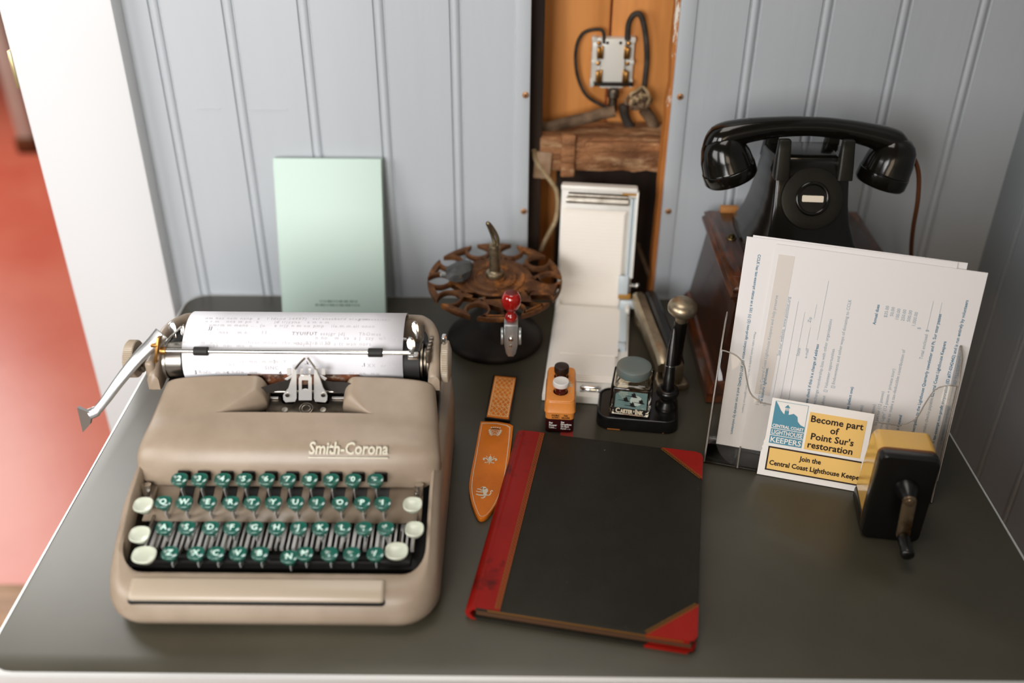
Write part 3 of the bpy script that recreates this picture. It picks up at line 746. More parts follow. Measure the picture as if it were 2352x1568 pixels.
for k in range(N):
    a0 = 2 * PI * k / N - PI / 2 + .03
    h = .232
    arc = [(RW * math.cos(a0 + h * t), RW * math.sin(a0 + h * t)) for t in (-1, -.6, -.2, .2, .6, 1)]
    outer += arc
    an = a0 + PI / N; cxn, cyn, rn = .0668 * math.cos(an), .0668 * math.sin(an), .0136
    th0 = math.atan2(arc[-1][1] - cyn, arc[-1][0] - cxn)
    a1 = 2 * PI * (k + 1) / N - PI / 2 + .03; nx, ny = RW * math.cos(a1 - h), RW * math.sin(a1 - h)
    th1 = math.atan2(ny - cyn, nx - cxn)
    if th1 > th0: th1 -= 2 * PI
    d = (th1 - th0)
    while d > 0: d -= 2 * PI
    d = d + 2 * PI if d > -PI else d      # go the long way round, through the centre side
    if abs(d) < PI: d = d - 2 * PI if d < 0 else d + 2 * PI
    # choose the sweep that passes the inner side
    best = None
    for dd in (((th1 - th0) % (2 * PI)), ((th1 - th0) % (2 * PI)) - 2 * PI):
        mid = th0 + dd / 2; r_ = math.hypot(cxn + rn * math.cos(mid), cyn + rn * math.sin(mid))
        if best is None or r_ < best[0]: best = (r_, dd)
    for i in range(1, 14):
        t = th0 + best[1] * i / 14; outer.append((cxn + rn * math.cos(t), cyn + rn * math.sin(t)))
    def pol(r, off): return (r * math.cos(a0) - off * math.sin(a0), r * math.sin(a0) + off * math.cos(a0))
    holes.append([pol(.0445, -.0118), pol(.0445, .0118), pol(.054, .0084), pol(.062, .0062), pol(.0670, .0060), pol(.0752, .0100), pol(.0752, -.0100), pol(.0670, -.0060), pol(.062, -.0062), pol(.054, -.0084)])
    ca, sa = math.cos(an), math.sin(an)
    holes.append([(.0470 * ca + .0034 * math.cos(q), .0470 * sa + .0034 * math.sin(q)) for q in [2 * PI * i / 10 for i in range(10)]])
mb = MB(); mb.addmesh(cutout(outer, holes, -.0040, .0032, .0012))
mb.lathe([(.0375, .0028), (.0362, .0050), (.034, .0048), (.032, .0036), (.027, .0036), (.026, .0058), (.0235, .0060), (.022, .0046), (.014, .0050), (.013, .0075), (.006, .0078)], (0, 0, 0), 48, cap0=True)
for k in range(N):
    a = 2 * PI * (k + .5) / N - PI / 2 + .03; mb.sphere((.0425 * math.cos(a), .0425 * math.sin(a), .0026), .0022, (1, 1, .6), 10)
wh = mb.build('wheel', M_ironrust, rk, smooth=40); wh.location = (0, 0, RZ_); wh.rotation_euler = (math.radians(5), 0, 0)
mb = MB(); pr = [(.0105, RZ_ + .006), (.0115, RZ_ + .009), (.0105, RZ_ + .012), (.0075, RZ_ + .013)]
for i in range(11): pr += [(.0068, RZ_ + .0135 + .0032 * i), (.0062, RZ_ + .0151 + .0032 * i)]
pr += [(.0062, RZ_ + .049), (.003, RZ_ + .050)]
mb.lathe(pr, n=24); mb.build('post', M_rod, rk, smooth=50)
mb = MB(); mb.tube(spline([(.0035, -.0015, RZ_ + .047), (.0035, -.001, RZ_ + .057), (.0005, -.002, RZ_ + .066), (-.004, -.004, RZ_ + .0745), (-.007, -.006, RZ_ + .079), (-.0082, -.004, RZ_ + .078), (-.0065, .001, RZ_ + .071), (-.003, .003, RZ_ + .060), (0, .002, RZ_ + .049)], 5), .0023, 10); mb.build('hook', M_rod, rk, smooth=60)

# the stamp with the red knob, hung in a front notch
M_redknob = mat('red_turned_wood', '#8e0f0d', 0.12, coat=0.8, var=('#a31810', 30, (0.4, 0.6)))
M_redtop = mat('dull_red_top', '#5c1712', 0.5)
M_alum = mat('cast_aluminium', '#b9bcba', 0.38, 0.75, var=('#a2a5a4', 50, (0.4, 0.6)))
p = at_y(1174, 735, .9680)
st = thing('hand_stamp', (p.x, .968, p.z), 0, 'small metal hand stamp with red ball knob hanging on the carousel', 'stamp')
st.scale = (1.15, 1.15, 1.15)
mb = MB(); mb.lathe([(.0050, .0), (.0062, .0025), (.0064, .005), (.005, .0075), (.0038, .009), (.0045, .0115), (.0078, .0150), (.0094, .0190), (.0098, .0225), (.0092, .0265), (.0075, .0300), (.0060, .0312)], n=32); mb.build('knob', M_redknob, st, smooth=60)
mb = MB(); mb.lathe([(.0060, .0311), (.0052, .0316), (.0001, .0317)], n=24); mb.build('knob_top', M_redtop, st)
mb = MB(); mb.prism([(-.0068, .002), (.0068, .002), (.0068, -.020), (.0048, -.031), (.0025, -.0345), (-.0025, -.0345), (-.0048, -.031), (-.0068, -.020)], -.0012, .0012, M=Matrix.Translation((0, -.009, -.002)) @ Matrix.Rotation(PI / 2, 4, 'X'), bev=.0006)
mb.box((0, -.003, -.0005), (.0136, .014, .0022), bev=.0007); mb.build('bracket', M_alum, st)
mb = MB()
for sx in (-1, 1): mb.lathe([(.0085, 0), (.009, .0006), (.009, .002), (.0085, .0026)], (sx * .0088 - .0013, -.004, -.016), 24, (1, 0, 0), sy=.9)
mb.build('number_wheels', M_alum, st)
mb = MB(); mb.lathe([(.0026, 0), (.0024, .0014), (.0012, .0022)], (0, -.0102, -.0155), 16, (0, -1, 0)); mb.sphere((0, -.0102, -.024), .0018, (1, .5, 1), 10); mb.build('rivet', M_chrome, st)

# dark clip lying on the wheel
M_clip = mat('dark_grey_rubber', '#2d2d2c', 0.45, var=('#3f3f3d', 60, (0.4, 0.7)), bump=(150, 0.6, 0.001))
ct = thing('stamp_clip', (-.0665, 1.062, .0885), -.1, 'dark grey crumpled clip lying across the rusty carousel wheel', 'clip')
mb = MB(); R = []
for x, w, z0, z1 in ((-.016, .010, .006, .010), (-.012, .0135, .002, .013), (-.002, .016, .001, .019), (.006, .015, .002, .022), (.0135, .010, .006, .022), (.016, .006, .010, .019)):
    R.append([Vector((x, -w, z0)), Vector((x + .001, -w * .9, (z0 + z1) / 2)), Vector((x, -w * .4, z1)), Vector((x - .001, w * .3, z1 * .97)), Vector((x, w * .9, (z0 + z1) / 2 + .001)), Vector((x, w, z0))])
mb.rings(R); mb.build('body', M_clip, ct, smooth=25)
mb = MB(); mb.cyl((-.0155, -.006, .005), (-.0215, -.009, .007), .0032, .0028, 14); mb.build('stud', M_alum, ct)
mb = MB(); mb.cyl((.004, -.014, .010), (.0035, -.0175, .0105), .0022, n=12); mb.build('rivet', M_chrome, ct)

# ------------------------------------------------------------------ sheathed knife
M_leather = mat('orange_tooled_leather', '#dd7a1c', 0.40, spec=0.25, var=('#c06618', 14, (0.35, 0.65)), bump=(250, 0.15, 0.0005), coat=0.05)
M_ledge = mat('dark_leather_edge', '#5c2b0c', 0.5); M_khandle = mat('black_handle', '#0d0b0a', 0.35)
M_silver = mat('silver_tooling', '#d8cdb6', 0.4, 0.25); M_tool = mat('pale_tooling', '#e2bd86', 0.5)
def zpoly(pts, z): return [at_z(x, y, z) for x, y in pts]
Pk = spline([(1106, 966, 0), (1140, 968, 0), (1179, 976, 0), (1172, 1040, 0), (1164, 1100, 0), (1152, 1133, 0), (1132, 1166, 0), (1112, 1187, 0), (1102, 1190, 0), (1093, 1180, 0), (1083, 1155, 0), (1077, 1125, 0), (1078, 1105, 0), (1090, 1040, 0)], 1)
shp = [(1104, 966), (1140, 966), (1170, 971), (1179, 976), (1176, 1010), (1170, 1055), (1163, 1100), (1152, 1133), (1138, 1160), (1120, 1183), (1107, 1190), (1098, 1187), (1090, 1172), (1082, 1150), (1077, 1120), (1081, 1085), (1090, 1040)]
o = Vector((-.022, .80, 0)); ks = thing('knife_sheath', o, 0, 'orange leather knife sheath with silver crests between typewriter and ledger', 'sheath')
zt = .0058
top = [p - o for p in zpoly([(q.x, q.y) for i in range(1) for q in ([Vector((*c, 0)) for c in shp[:4]] + spline([(*c, 0) for c in shp[3:]] + [(1104, 966, 0)], 4)[1:-1])], zt)]; cen = sum(top, Vector()) / len(top)
mb = MB(); mb.rings([[Vector((q.x, q.y, .0004)) for q in [cen + (p - cen) * .985 for p in top]], [Vector((p.x, p.y, .003)) for p in top], [Vector((p.x, p.y, zt - .0012)) for p in top], [Vector((q.x, q.y, zt)) for q in [cen + (p - cen) * .985 for p in top]]]); mb.build('leather', M_leather, ks, smooth=40)
inn = [cen + Vector(((p - cen).x * .87, (p - cen).y * .955, 0)) for p in top]; inn2 = [cen + Vector(((p - cen).x * .835, (p - cen).y * .946, 0)) for p in top]
mb = MB(); a = [Vector((p.x, p.y, zt + .0002)) for p in inn]; b = [Vector((p.x, p.y, zt + .0002)) for p in inn2]
n0 = len(a)
va = [mb.bm.verts.new(p) for p in a]; vb = [mb.bm.verts.new(p) for p in b]
for i in range(n0): mb.bm.faces.new((va[i], va[(i + 1) % n0], vb[(i + 1) % n0], vb[i]))
mb.build('border_line', M_silver, ks, smooth=0)
def flat(mb, pts, M):
    vs = [mb.bm.verts.new(M @ Vector((x, y, 0))) for x, y in pts]
    f = mb.bm.faces.new(vs)
def mark(px, py, sc):
    c = at_z(px, py, zt) - o; c.z = zt + .00025
    ax = at_z(1106, 1190, 0) - at_z(1141, 968, 0); an = math.atan2(-ax.x, ax.y) + PI
    return Matrix.Translation(c) @ Matrix.Rotation(an, 4, 'Z') @ Matrix.Scale(sc, 4)
def ell(cx, cy, rx, ry, n=12, rot=0):
    return [(cx + rx * math.cos(2 * PI * i / n) * math.cos(rot) - ry * math.sin(2 * PI * i / n) * math.sin(rot), cy + rx * math.cos(2 * PI * i / n) * math.sin(rot) + ry * math.sin(2 * PI * i / n) * math.cos(rot)) for i in range(n)]
def ringpoly(mb, outer, k, M, c=(0, 0)):
    n = len(outer); A = [mb.bm.verts.new(M @ Vector((x, y, 0))) for x, y in outer]; Bv = [mb.bm.verts.new(M @ Vector((c[0] + (x - c[0]) * k, c[1] + (y - c[1]) * k, 0))) for x, y in outer]
    for i in range(n): mb.bm.faces.new((A[i], A[(i + 1) % n], Bv[(i + 1) % n], Bv[i]))
# coat of arms
mb = MB(); Mk = mark(1137, 992, .0078)
shield = [(-.5, .45), (0, .58), (.5, .45), (.52, 0), (.3, -.5), (0, -.75), (-.3, -.5), (-.52, 0)]
ringpoly(mb, shield, .86, Mk)
for x, y in ((-.2, .2), (.2, .2), (-.25, -.1), (.25, -.1), (0, .05), (0, -.4)): flat(mb, ell(x, y, .085, .085, 8), Mk)
for i in range(7):
    a = math.radians(205 + 130 * i / 6); 
    for s in (-1, 1):
        q = (s * (.72 + .1 * (i % 2)), .45 - .2 * i); flat(mb, ell(q[0] * (1 - .03 * i * i * .4), q[1], .2, .10, 8, s * (.8 - .2 * i)), Mk)
for i in range(5): flat(mb, ell(-.6 + .3 * i, .95 + .1 * math.cos((i - 2) * .8), .11, .16, 8), Mk); flat(mb, [(-.62, .68), (.62, .68), (.56, .80), (-.56, .80)], Mk)
mb.build('coat_of_arms', M_silver, ks, smooth=0)
# lily
mb = MB(); Mk = mark(1125, 1057, .0082)
flat(mb, [(0, .95), (.22, .55), (.2, .2), (.08, -.1), (-.08, -.1), (-.2, .2), (-.22, .55)], Mk)
for s in (-1, 1):
    c = [(s * .10, -.1), (s * .25, .25), (s * .5, .48), (s * .82, .45), (s * .95, .15), (s * .8, -.08), (s * .62, -.02), (s * .72, .2), (s * .55, .28), (s * .36, .05), (s * .2, -.1)]
    flat(mb, c if s > 0 else c[::-1], Mk)
    c = [(s * .1, -.25), (s * .35, -.4), (s * .6, -.38), (s * .62, -.6), (s * .4, -.55), (s * .15, -.45)]
    flat(mb, c if s > 0 else c[::-1], Mk)
    flat(mb, ell(s * .42, .66, .05, .22, 8, -s * .5), Mk)
flat(mb, [(-.28, -.12), (.28, -.12), (.28, -.22), (-.28, -.22)], Mk); flat(mb, [(-.1, -.25), (.1, -.25), (0, -.95)], Mk); flat(mb, ell(0, 1.1, .07, .07, 8), Mk)
mb.build('lily', M_silver, ks, smooth=0)
# rampant lion
mb = MB(); Mk = mark(1112, 1131, .0088) @ Matrix.Rotation(math.radians(-8), 4, 'Z')
for pts in ([(-.35, .45), (-.1, .75), (.25, .7), (.4, .35), (.3, -.1), (.45, -.35), (.3, -.6), (0, -.55), (-.05, -.15), (-.3, .1)], ell(-.22, .78, .28, .22, 10), ell(-.45, .72, .14, .10, 8), [(-.25, .35), (-.75, .55), (-.95, .45), (-.9, .33), (-.7, .38), (-.3, .18)], [(-.2, .12), (-.7, .05), (-.95, .12), (-.98, -.02), (-.7, -.1), (-.15, -.08)], [(0, -.35), (-.45, -.45), (-.8, -.38), (-.85, -.55), (-.45, -.65), (.02, -.6)], [(.15, -.5), (.38, -.5), (.28, -.85), (.1, -1.05), (-.2, -1.0), (-.1, -.88), (.08, -.85)], [(.4, -.3), (.62, -.25), (.72, .1), (.6, .4), (.75, .6), (.95, .5), (.88, .35), (.78, .42), (.72, .35), (.85, .1), (.75, -.35), (.45, -.45)]):
    flat(mb, pts, Mk)
mb.build('lion', M_silver, ks, smooth=0)
# handle
hq = [(1133, 861), (1188, 865), (1172, 966), (1113, 959)]
o2 = Vector((-.013, .93, 0)); kh = thing('knife', o2, 0, 'knife with diamond-tooled orange handle plate standing out of the leather sheath', 'knife')
bot = [Vector((p.x, p.y, .0002)) - o2 for p in zpoly(hq, .001)]; tp = [Vector((p.x, p.y, .0072)) - o2 for p in zpoly(hq, .0072)]
mb = MB(); mb.rings([bot, tp]); mb.build('handle', M_khandle, kh)
fq = [Vector((p.x, p.y, .0078)) - o2 for p in zpoly([(1137, 863), (1185, 867), (1168, 962), (1118, 956)], .0078)]
mb = MB(); mb.rings([[p - Vector((0, 0, .0008)) for p in fq], fq]); mb.build('handle_plate', M_leather, kh)
mb = MB()
def hp(u, v): return fq[3].lerp(fq[2], u).lerp(fq[0].lerp(fq[1], u), v) + Vector((0, 0, .0002))
def hline(a, b, w=.0006):
    A, Bv = hp(*a), hp(*b); d = (Bv - A); n = Vector((-d.y, d.x, 0)).normalized() * w / 2
    mb.bm.faces.new([mb.bm.verts.new(q) for q in (A - n, Bv - n, Bv + n, A + n)])
for a, b in (((.06, .04), (.94, .04)), ((.94, .04), (.94, .96)), ((.94, .96), (.06, .96)), ((.06, .96), (.06, .04))): hline(a, b, .0009)
st_ = .1150
for k in range(-4, 9):
    for s in (1, -1):
        a = (.06, .04 + st_ * k) if s > 0 else (.06, .04 + st_ * (k + 3.82)); m = s * st_ * 3.82 / .88
        pts_ = []
        u0, u1 = .06, .94
        v0, v1 = a[1], a[1] + m * .88
        lo, hi = .04, .96
        if m > 0: u0 = max(u0, .06 + (lo - a[1]) / m); u1 = min(u1, .06 + (hi - a[1]) / m)
        else: u0 = max(u0, .06 + (hi - a[1]) / m); u1 = min(u1, .06 + (lo - a[1]) / m)
        if u1 - u0 > .02: hline((u0, a[1] + m * (u0 - .06)), (u1, a[1] + m * (u1 - .06)))
for j in range(9):
    for i in range(4):
        u = .06 + .88 * (i + .5 * (j % 2) + .0) / 3.82 * 1.0; v = .04 + st_ * (j * .5 + .5) * 1.0 * 2 * .5
        u, v = .06 + .2304 * (i + .5 * (j % 2)), .04 + st_ * (j + 1) - st_ * .0
        if .1 < u < .92 and v < .94:
            c = hp(u, v); vs = [mb.bm.verts.new(c + Vector((.0011 * math.cos(q), .0011 * math.sin(q), 0))) for q in [2 * PI * t / 8 for t in range(8)]]; mb.bm.faces.new(vs)
mb.build('diamond_tooling', M_tool, kh, smooth=0)

# ------------------------------------------------------------------ ledger
M_cover = mat('black_grained_cloth', '#19160d', 0.6, spec=0.3, var=('#1d1a12', 30, (0.4, 0.6)), stains=('#8d8474', 170, (0.70, 0.72)), bump=(700, 0.5, 0.0006))
M_redl = mat('worn_red_leather', '#7a0d07', 0.38, spec=0.25, var=('#8c160e', 9, (0.35, 0.65)), stains=('#4a0c08', 26, (0.56, 0.68)), bump=(160, 0.2, 0.0005))
M_gold = mat('dull_gold_tooling', '#80561f', 0.42, 0.35); M_edge = mat('marbled_page_edges', '#4b2f18', 0.7, stretch=(1, 1, 30), bump=(60, 0.3))
TOP = .0155; LC = [at_z(1070, 1392, TOP), at_z(1602, 1476, TOP), at_z(1614, 1040, TOP), at_z(1188, 986, TOP)]
ang = math.atan2(LC[1].y - LC[0].y, LC[1].x - LC[0].x); LW = ((LC[1] - LC[0]).length + (LC[2] - LC[3]).length) / 2; LH = ((LC[3] - LC[0]).length + (LC[2] - LC[1]).length) / 2
lo_ = LC[0].copy(); lo_.z = 0
lg = thing('ledger', lo_, ang, 'black ledger with worn red leather spine and corners lying on the desk', 'book')
q = LC[3] - LC[0]; sk = (q.x * math.cos(-ang) - q.y * math.sin(-ang))          # how far the far edge leans
def board(z0, z1, name, inset=0):
    mb = MB(); P = rrect(.004, 0, LW, LH, .007, 5); mb.prism([(x + sk * y / LH, y) for x, y in P], z0, z1, bev=.0008); return mb.build(name, M_cover, lg)
board(0.0003, .0030, 'back_board'); board(TOP - .0030, TOP, 'front_board')
mb = MB(); mb.prism([(x + sk * y / LH, y) for x, y in ((.008, .004), (LW - .004, .004), (LW - .004, LH - .004), (.008, LH - .004))], .003, TOP - .003); mb.build('pages', M_edge, lg)
mb = MB(); SP = .0300
prs = [(.010, .0004), (.004, .0002), (.0005, .003), (-.0012, TOP * .5), (.0005, TOP - .0025), (.004, TOP - .0002), (.0072, TOP + .0005), (.0085, TOP + .0002), (.0105, TOP + .0002), (.0120, TOP + .0006), (SP, TOP + .0006), (SP, TOP - .0005), (.012, TOP - .003), (.006, TOP - .0035), (.003, TOP * .5), (.006, .003)]
mb.rings([[Vector((x + sk * y / LH, y, z)) for x, z in prs] for y in (0.0005, .004, LH / 2, LH - .004, LH - .0005)]); mb.build('leather_spine', M_redl, lg, smooth=45)
CK = .043
def lsk(x, y, z): return Vector((x + sk * y / LH, y, z))
for nm, P in (('leather_corner', [(LW - CK, -.0002), (LW - .007, -.0002), (LW - .002, .002), (LW + .0002, .007), (LW + .0002, CK)]), ('leather_corner', [(LW - CK, LH + .0002), (LW + .0002, LH - CK), (LW + .0002, LH - .007), (LW - .002, LH - .002), (LW - .007, LH + .0002)])):
    mb = MB(); mb.prism([(x + sk * y / LH, y) for x, y in P], TOP - .0032, TOP + .0005); mb.build(nm, M_redl, lg)
mb = MB(); mb.prism([(x + sk * y / LH, y) for x, y in [(LW - CK, -.0002), (LW - .007, -.0002), (LW - .002, .002), (LW + .0002, .007), (LW + .0002, CK)]], .0001, .0032); mb.build('leather_corner', M_redl, lg)
def chain(p0, p1, w, name):
    mb = MB(); p0, p1 = Vector(p0), Vector(p1); d = (p1 - p0); L_ = d.length; d.normalize(); n = Vector((-d.y, d.x, 0)); z = Vector((0, 0, 1))
    k = int(L_ / .0042)
    for s in (-1, 1): 
        a = p0 + n * w / 2 * s; b = p1 + n * w / 2 * s; mb.bm.faces.new([mb.bm.verts.new(v) for v in (a - n * .00028, b - n * .00028, b + n * .00028, a + n * .00028)])
    for i in range(k):
        c = p0 + d * L_ * (i + .5) / k; R0 = [c + d * .0020 * math.cos(t) + n * w * .36 * math.sin(t) for t in [2 * PI * j / 10 for j in range(10)]]; R1 = [c + (v - c) * .62 for v in R0]
        A = [mb.bm.verts.new(v) for v in R0]; Bv = [mb.bm.verts.new(v) for v in R1]
        for j in range(10): mb.bm.faces.new((A[j], A[(j + 1) % 10], Bv[(j + 1) % 10], Bv[j]))
    return mb.build(name, M_gold, lg, smooth=0)
zg = TOP + .0008
chain(lsk(SP - .0025, .002, zg), lsk(SP - .0025, LH - .002, zg), .0042, 'gold_chain_line')
chain(lsk(LW - CK + .0005, .0015, zg), lsk(LW - .001, CK - .001, zg), .0036, 'gold_chain_line')
chain(lsk(LW - CK + .0005, LH - .0015, zg), lsk(LW - .001, LH - CK + .001, zg), .0036, 'gold_chain_line')
mb = MB(); mb.box((LW / 2 + .004, .0003, TOP - .0012), (LW - .03, .0012, .0012)); mb.build('gilt_edge_line', M_gold, lg)
# ------------------------------------------------------------------ pop-up telephone index
M_enamel = mat('cream_enamel', '#e9e6e0', 0.35, var=('#e0dcd4', 20, (0.4, 0.6)), bump=(200, 0.05))
M_card = mat('index_cards', '#efe8df', 0.7, bump=(30, 0.25, 0.0008), stretch=(1, 1, 1))
M_pale = mat('pale_blue_enamel', '#c3cdd2', 0.3)
IA = math.radians(-6.2)
ix = thing('phone_index', (.044, .929, 0), IA, 'open cream metal telephone index with its lid standing up against the wall', 'index')
# local axes: x to the right along the front edge, y away from the viewer
IW, IL = .0965, .212
mb = MB(); mb.prism([(-.0115, 0), (IW - .0115, 0), (IW - .0115, IL), (-.0115, IL)], 0.0008, .0105, bev=.002); mb.build('tray', M_enamel, ix)
mb = MB()
for i in range(4): mb.box((.0325 - .0005 * i, .110 + .002 * i, .0118 + .0009 * i), (.0790 - .001 * i, .166 - .002 * i, .0008))
mb.box((.0375, .135, .0152), (.070, .110, .0008)); mb.build('card_stack', M_card, ix)
mb = MB(); mb.box((.076, .165, .0125), (.012, .10, .006), bev=.001); mb.box((.0765, .105, .0130), (.010, .012, .007), bev=.001); mb.build('side_rail', M_pale, ix)
mb = MB(); mb.lathe([(.0042, 0), (.0046, .001), (.0046, .019), (.0042, .02)], (.0330, .0125, .0120), 20, (1, 0, 0)); mb.box((.043, .0125, .0100), (.024, .010, .006), bev=.001); mb.build('latch', M_chrome, ix)
LA = math.radians(9)
Ml = Matrix.Translation((0, IL - .006, .008)) @ Matrix.Rotation(-LA, 4, 'X')
def lidbox(mb, c, s, bev=0.0): mb.box((Ml @ Vector(c))[:], s, M=Ml.to_3x3().to_4x4(), bev=bev)
LH_ = .1635
mb = MB(); lidbox(mb, (.0365, .006, LH_ / 2), (IW - .001, .007, LH_), .0025); lidbox(mb, (.0845, -.001, LH_ * .5 + .02), (.003, .012, LH_ - .05), .001); lidbox(mb, (.0365, -.002, LH_ - .0035), (IW - .001, .012, .007), .002); mb.build('lid', M_enamel, ix)
mb = MB(); mb.cyl(Ml @ Vector((-.004, -.003, LH_ - .020)), Ml @ Vector((.0735, -.003, LH_ - .020)), .0042); mb.cyl(Ml @ Vector((-.002, -.001, LH_ - .0135)), Ml @ Vector((.072, -.001, LH_ - .0135)), .0030); mb.build('roll', M_steel, ix)
mb = MB()
for i in range(5): lidbox(mb, (.0325 - .0004 * i, .0005 - .0008 * i, .0655 - .0004 * i), (.0800 - .0006 * i, .0007, .1440 - .0008 * i - .012))
for i in range(27): lidbox(mb, (.0325, -.0032, .008 + .0046 * i), (.0760, .0003, .0003))
mb.build('lid_cards', M_card, ix)
mb = MB(); mb.cyl(Ml @ Vector((.0780, -.004, .045)), Ml @ Vector((.0780, -.004, LH_ - .014)), .0020); mb.cyl(Ml @ Vector((.0820, -.004, .045)), Ml @ Vector((.0820, -.004, LH_ - .014)), .0016); mb.build('slide_rod', M_pale, ix)
mb = MB(); lidbox(mb, (.0745, -.0055, .035), (.013, .006, .026), .0015); lidbox(mb, (.0810, -.006, .010), (.020, .010, .012), .003); mb.build('slide', M_pale, ix)
mb = MB(); lidbox(mb, (.0770, -.0065, .0205), (.016, .004, .008), .001); lidbox(mb, (.0755, -.0032, LH_ - .0075), (.020, .001, .006)); mb.build('amber_tab', mat('amber_tab', '#a5762e', 0.5), ix)
mb = MB(); q = Ml @ Vector((.083, -.006, .036)); mb.cyl(q, q + Vector((.0085, -.002, .001)), .0022); mb.sphere(q + Vector((.009, -.002, .001)), .0034, n=14); mb.build('slide_knob', M_chrome, ix)
for x in (-.0085, IW - .0145):
    mb = MB(); mb.box((x, IL - .012, .013), (.006, .030, .016), bev=.0025); mb.build('hinge', M_enamel, ix)

# ------------------------------------------------------------------ ink eraser tin and its two bottles
M_org = mat('orange_tin', '#e08f45', 0.35, var=('#d9863b', 30, (0.4, 0.6)), coat=0.2, stains=('#5d3a1c', 90, (0.78, 0.8)))
M_mar = mat('maroon_tin', '#34070c', 0.35, coat=0.2)
M_brownbottle = mat('amber_bottle_glass', '#4a1208', 0.06, coat=0.6, spec=0.6)
M_bcap = mat('brown_bakelite_cap', '#241710', 0.45, bump=(300, 0.15)); M_wcap = mat('white_plastic_cap', '#d8d4cf', 0.45, bump=(300, 0.05))
M_white = mat('white_print', '#e9e4dc', 0.6); M_dark = mat('dark_print', '#2a1008', 0.6)
EA = math.radians(-3.5); eo = at_z(1284, 993, 0)
er = thing('ink_eraser_tin', eo, EA, 'small orange and maroon ink eraser tin standing behind the ledger', 'tin')
EW, ED, EH = .0315, .066, .0425
def rr_ring(w, d, z, r, y0=0): return [Vector((x, y + y0, z)) for x, y in rrect(-w / 2, 0, w / 2, d, r, 5)]
mb = MB(); mb.rings([rr_ring(EW - .001, ED - .001, .0003, .005, .0005), rr_ring(EW, ED, .001, .005), rr_ring(EW, ED, .0180, .005)]); mb.build('lower_band', M_mar, er)
mb = MB(); mb.rings([rr_ring(EW + .0001, ED + .0001, .0180, .005, 0), rr_ring(EW, ED, .0262, .005)]); mb.build('upper_band', M_org, er)
mb = MB()
hol = [[(.0085 * math.cos(t), cy + .0085 * math.sin(t)) for t in [2 * PI * i / 28 for i in range(28)]] for cy in (.0185, .0475)]
top = cutout(rrect(-EW / 2 + .0012, .0004, EW / 2 - .0012, ED - .0004, .005, 5), hol, EH - .0016, EH, .0006)
mb.rings([rr_ring(EW + .0012, ED + .0012, .0255, .0056, -.0006), rr_ring(EW + .0026, ED + .0026, .0262, .006, -.0013), rr_ring(EW + .0026, ED + .0026, .0276, .006, -.0013), rr_ring(EW + .0012, ED + .0012, .0284, .0056, -.0006), rr_ring(EW + .0004, ED + .0004, EH - .004, .0054, -.0002), rr_ring(EW - .001, ED - .001, EH - .0012, .0050, .0005), rr_ring(EW - .0036, ED - .0036, EH - .0001, .0045, .0018)], cap0=False, cap1=False)
mb.addmesh(top); mb.build('lid', M_org, er, smooth=50)
mb = MB()
for cy in (.0185, .0475): mb.lathe([(.0084, EH - .002), (.0084, EH - .016), (.0001, EH - .0161)], (0, cy, 0), 28, cap0=False)
mb.build('bottle_wells', M_mar, er)
Me_ = Matrix.Rotation(PI / 2, 4, 'X')
def front(x, z, off=.00025): return Matrix.Translation((x, -off, z)) @ Me_
mb = MB()
for s, x, z, w in (('DOUBLE', -.0087, .0221, .0078), ('ACTION', -.0085, .0192, .0074)): mb.addmesh(fit(text_mesh(s, .0030, bold=.00014), w), front(x, z))
for s, x, z, w in (('INK', .0046, .0221, .0044), ('ERASER', .0022, .0192, .0090)): mb.addmesh(fit(text_mesh(s, .0030, bold=.00014, space=1.2), w), front(x, z))
mb.box((.0, -.0001, .0222), (.0002, .0003, .009)); mb.build('band_lettering', M_dark, er, smooth=0)
mb = MB()
for i, s in enumerate(('For', 'Proper', 'Use...')): mb.addmesh(fit(text_mesh(s, .0032, bold=.00014), (.0042, .0086, .0080)[i]), front(-.0112, .0120 - .0031 * i))
for i, s in enumerate(('See', 'Directions', 'On Back', 'Panel')): mb.addmesh(fit(text_mesh(s, .0030, bold=.00013), (.0038, .0116, .0092, .0060)[i]), front(.0016, .0134 - .0029 * i))
mb.box((.0098, -.0002, .0053), (.0028, .0002, .0003)); mb.prism([(0, -.0006), (.0014, 0), (0, .0006)], 0, .0002, M=front(.0110, .0053, .0003)); mb.build('panel_lettering', M_white, er, smooth=0)
mb = MB()
for s, x, y in (('1', -.0122, .047), ('1', .0108, .047), ('2', -.0122, .0165), ('2', .0108, .0165)): mb.addmesh(text_mesh(s, .0026), Matrix.Translation((x, y, EH + .0003)))
mb.addmesh(text_mesh('c.Int', .0062, shear=.2), Matrix.Translation((.0105, .0295, EH + .0003)) @ Matrix.Rotation(-PI / 2 + .1, 4, 'Z') @ Matrix.Translation((-.008, -.001, 0)))
mb.build('lid_marks', M_legend, er, smooth=0)
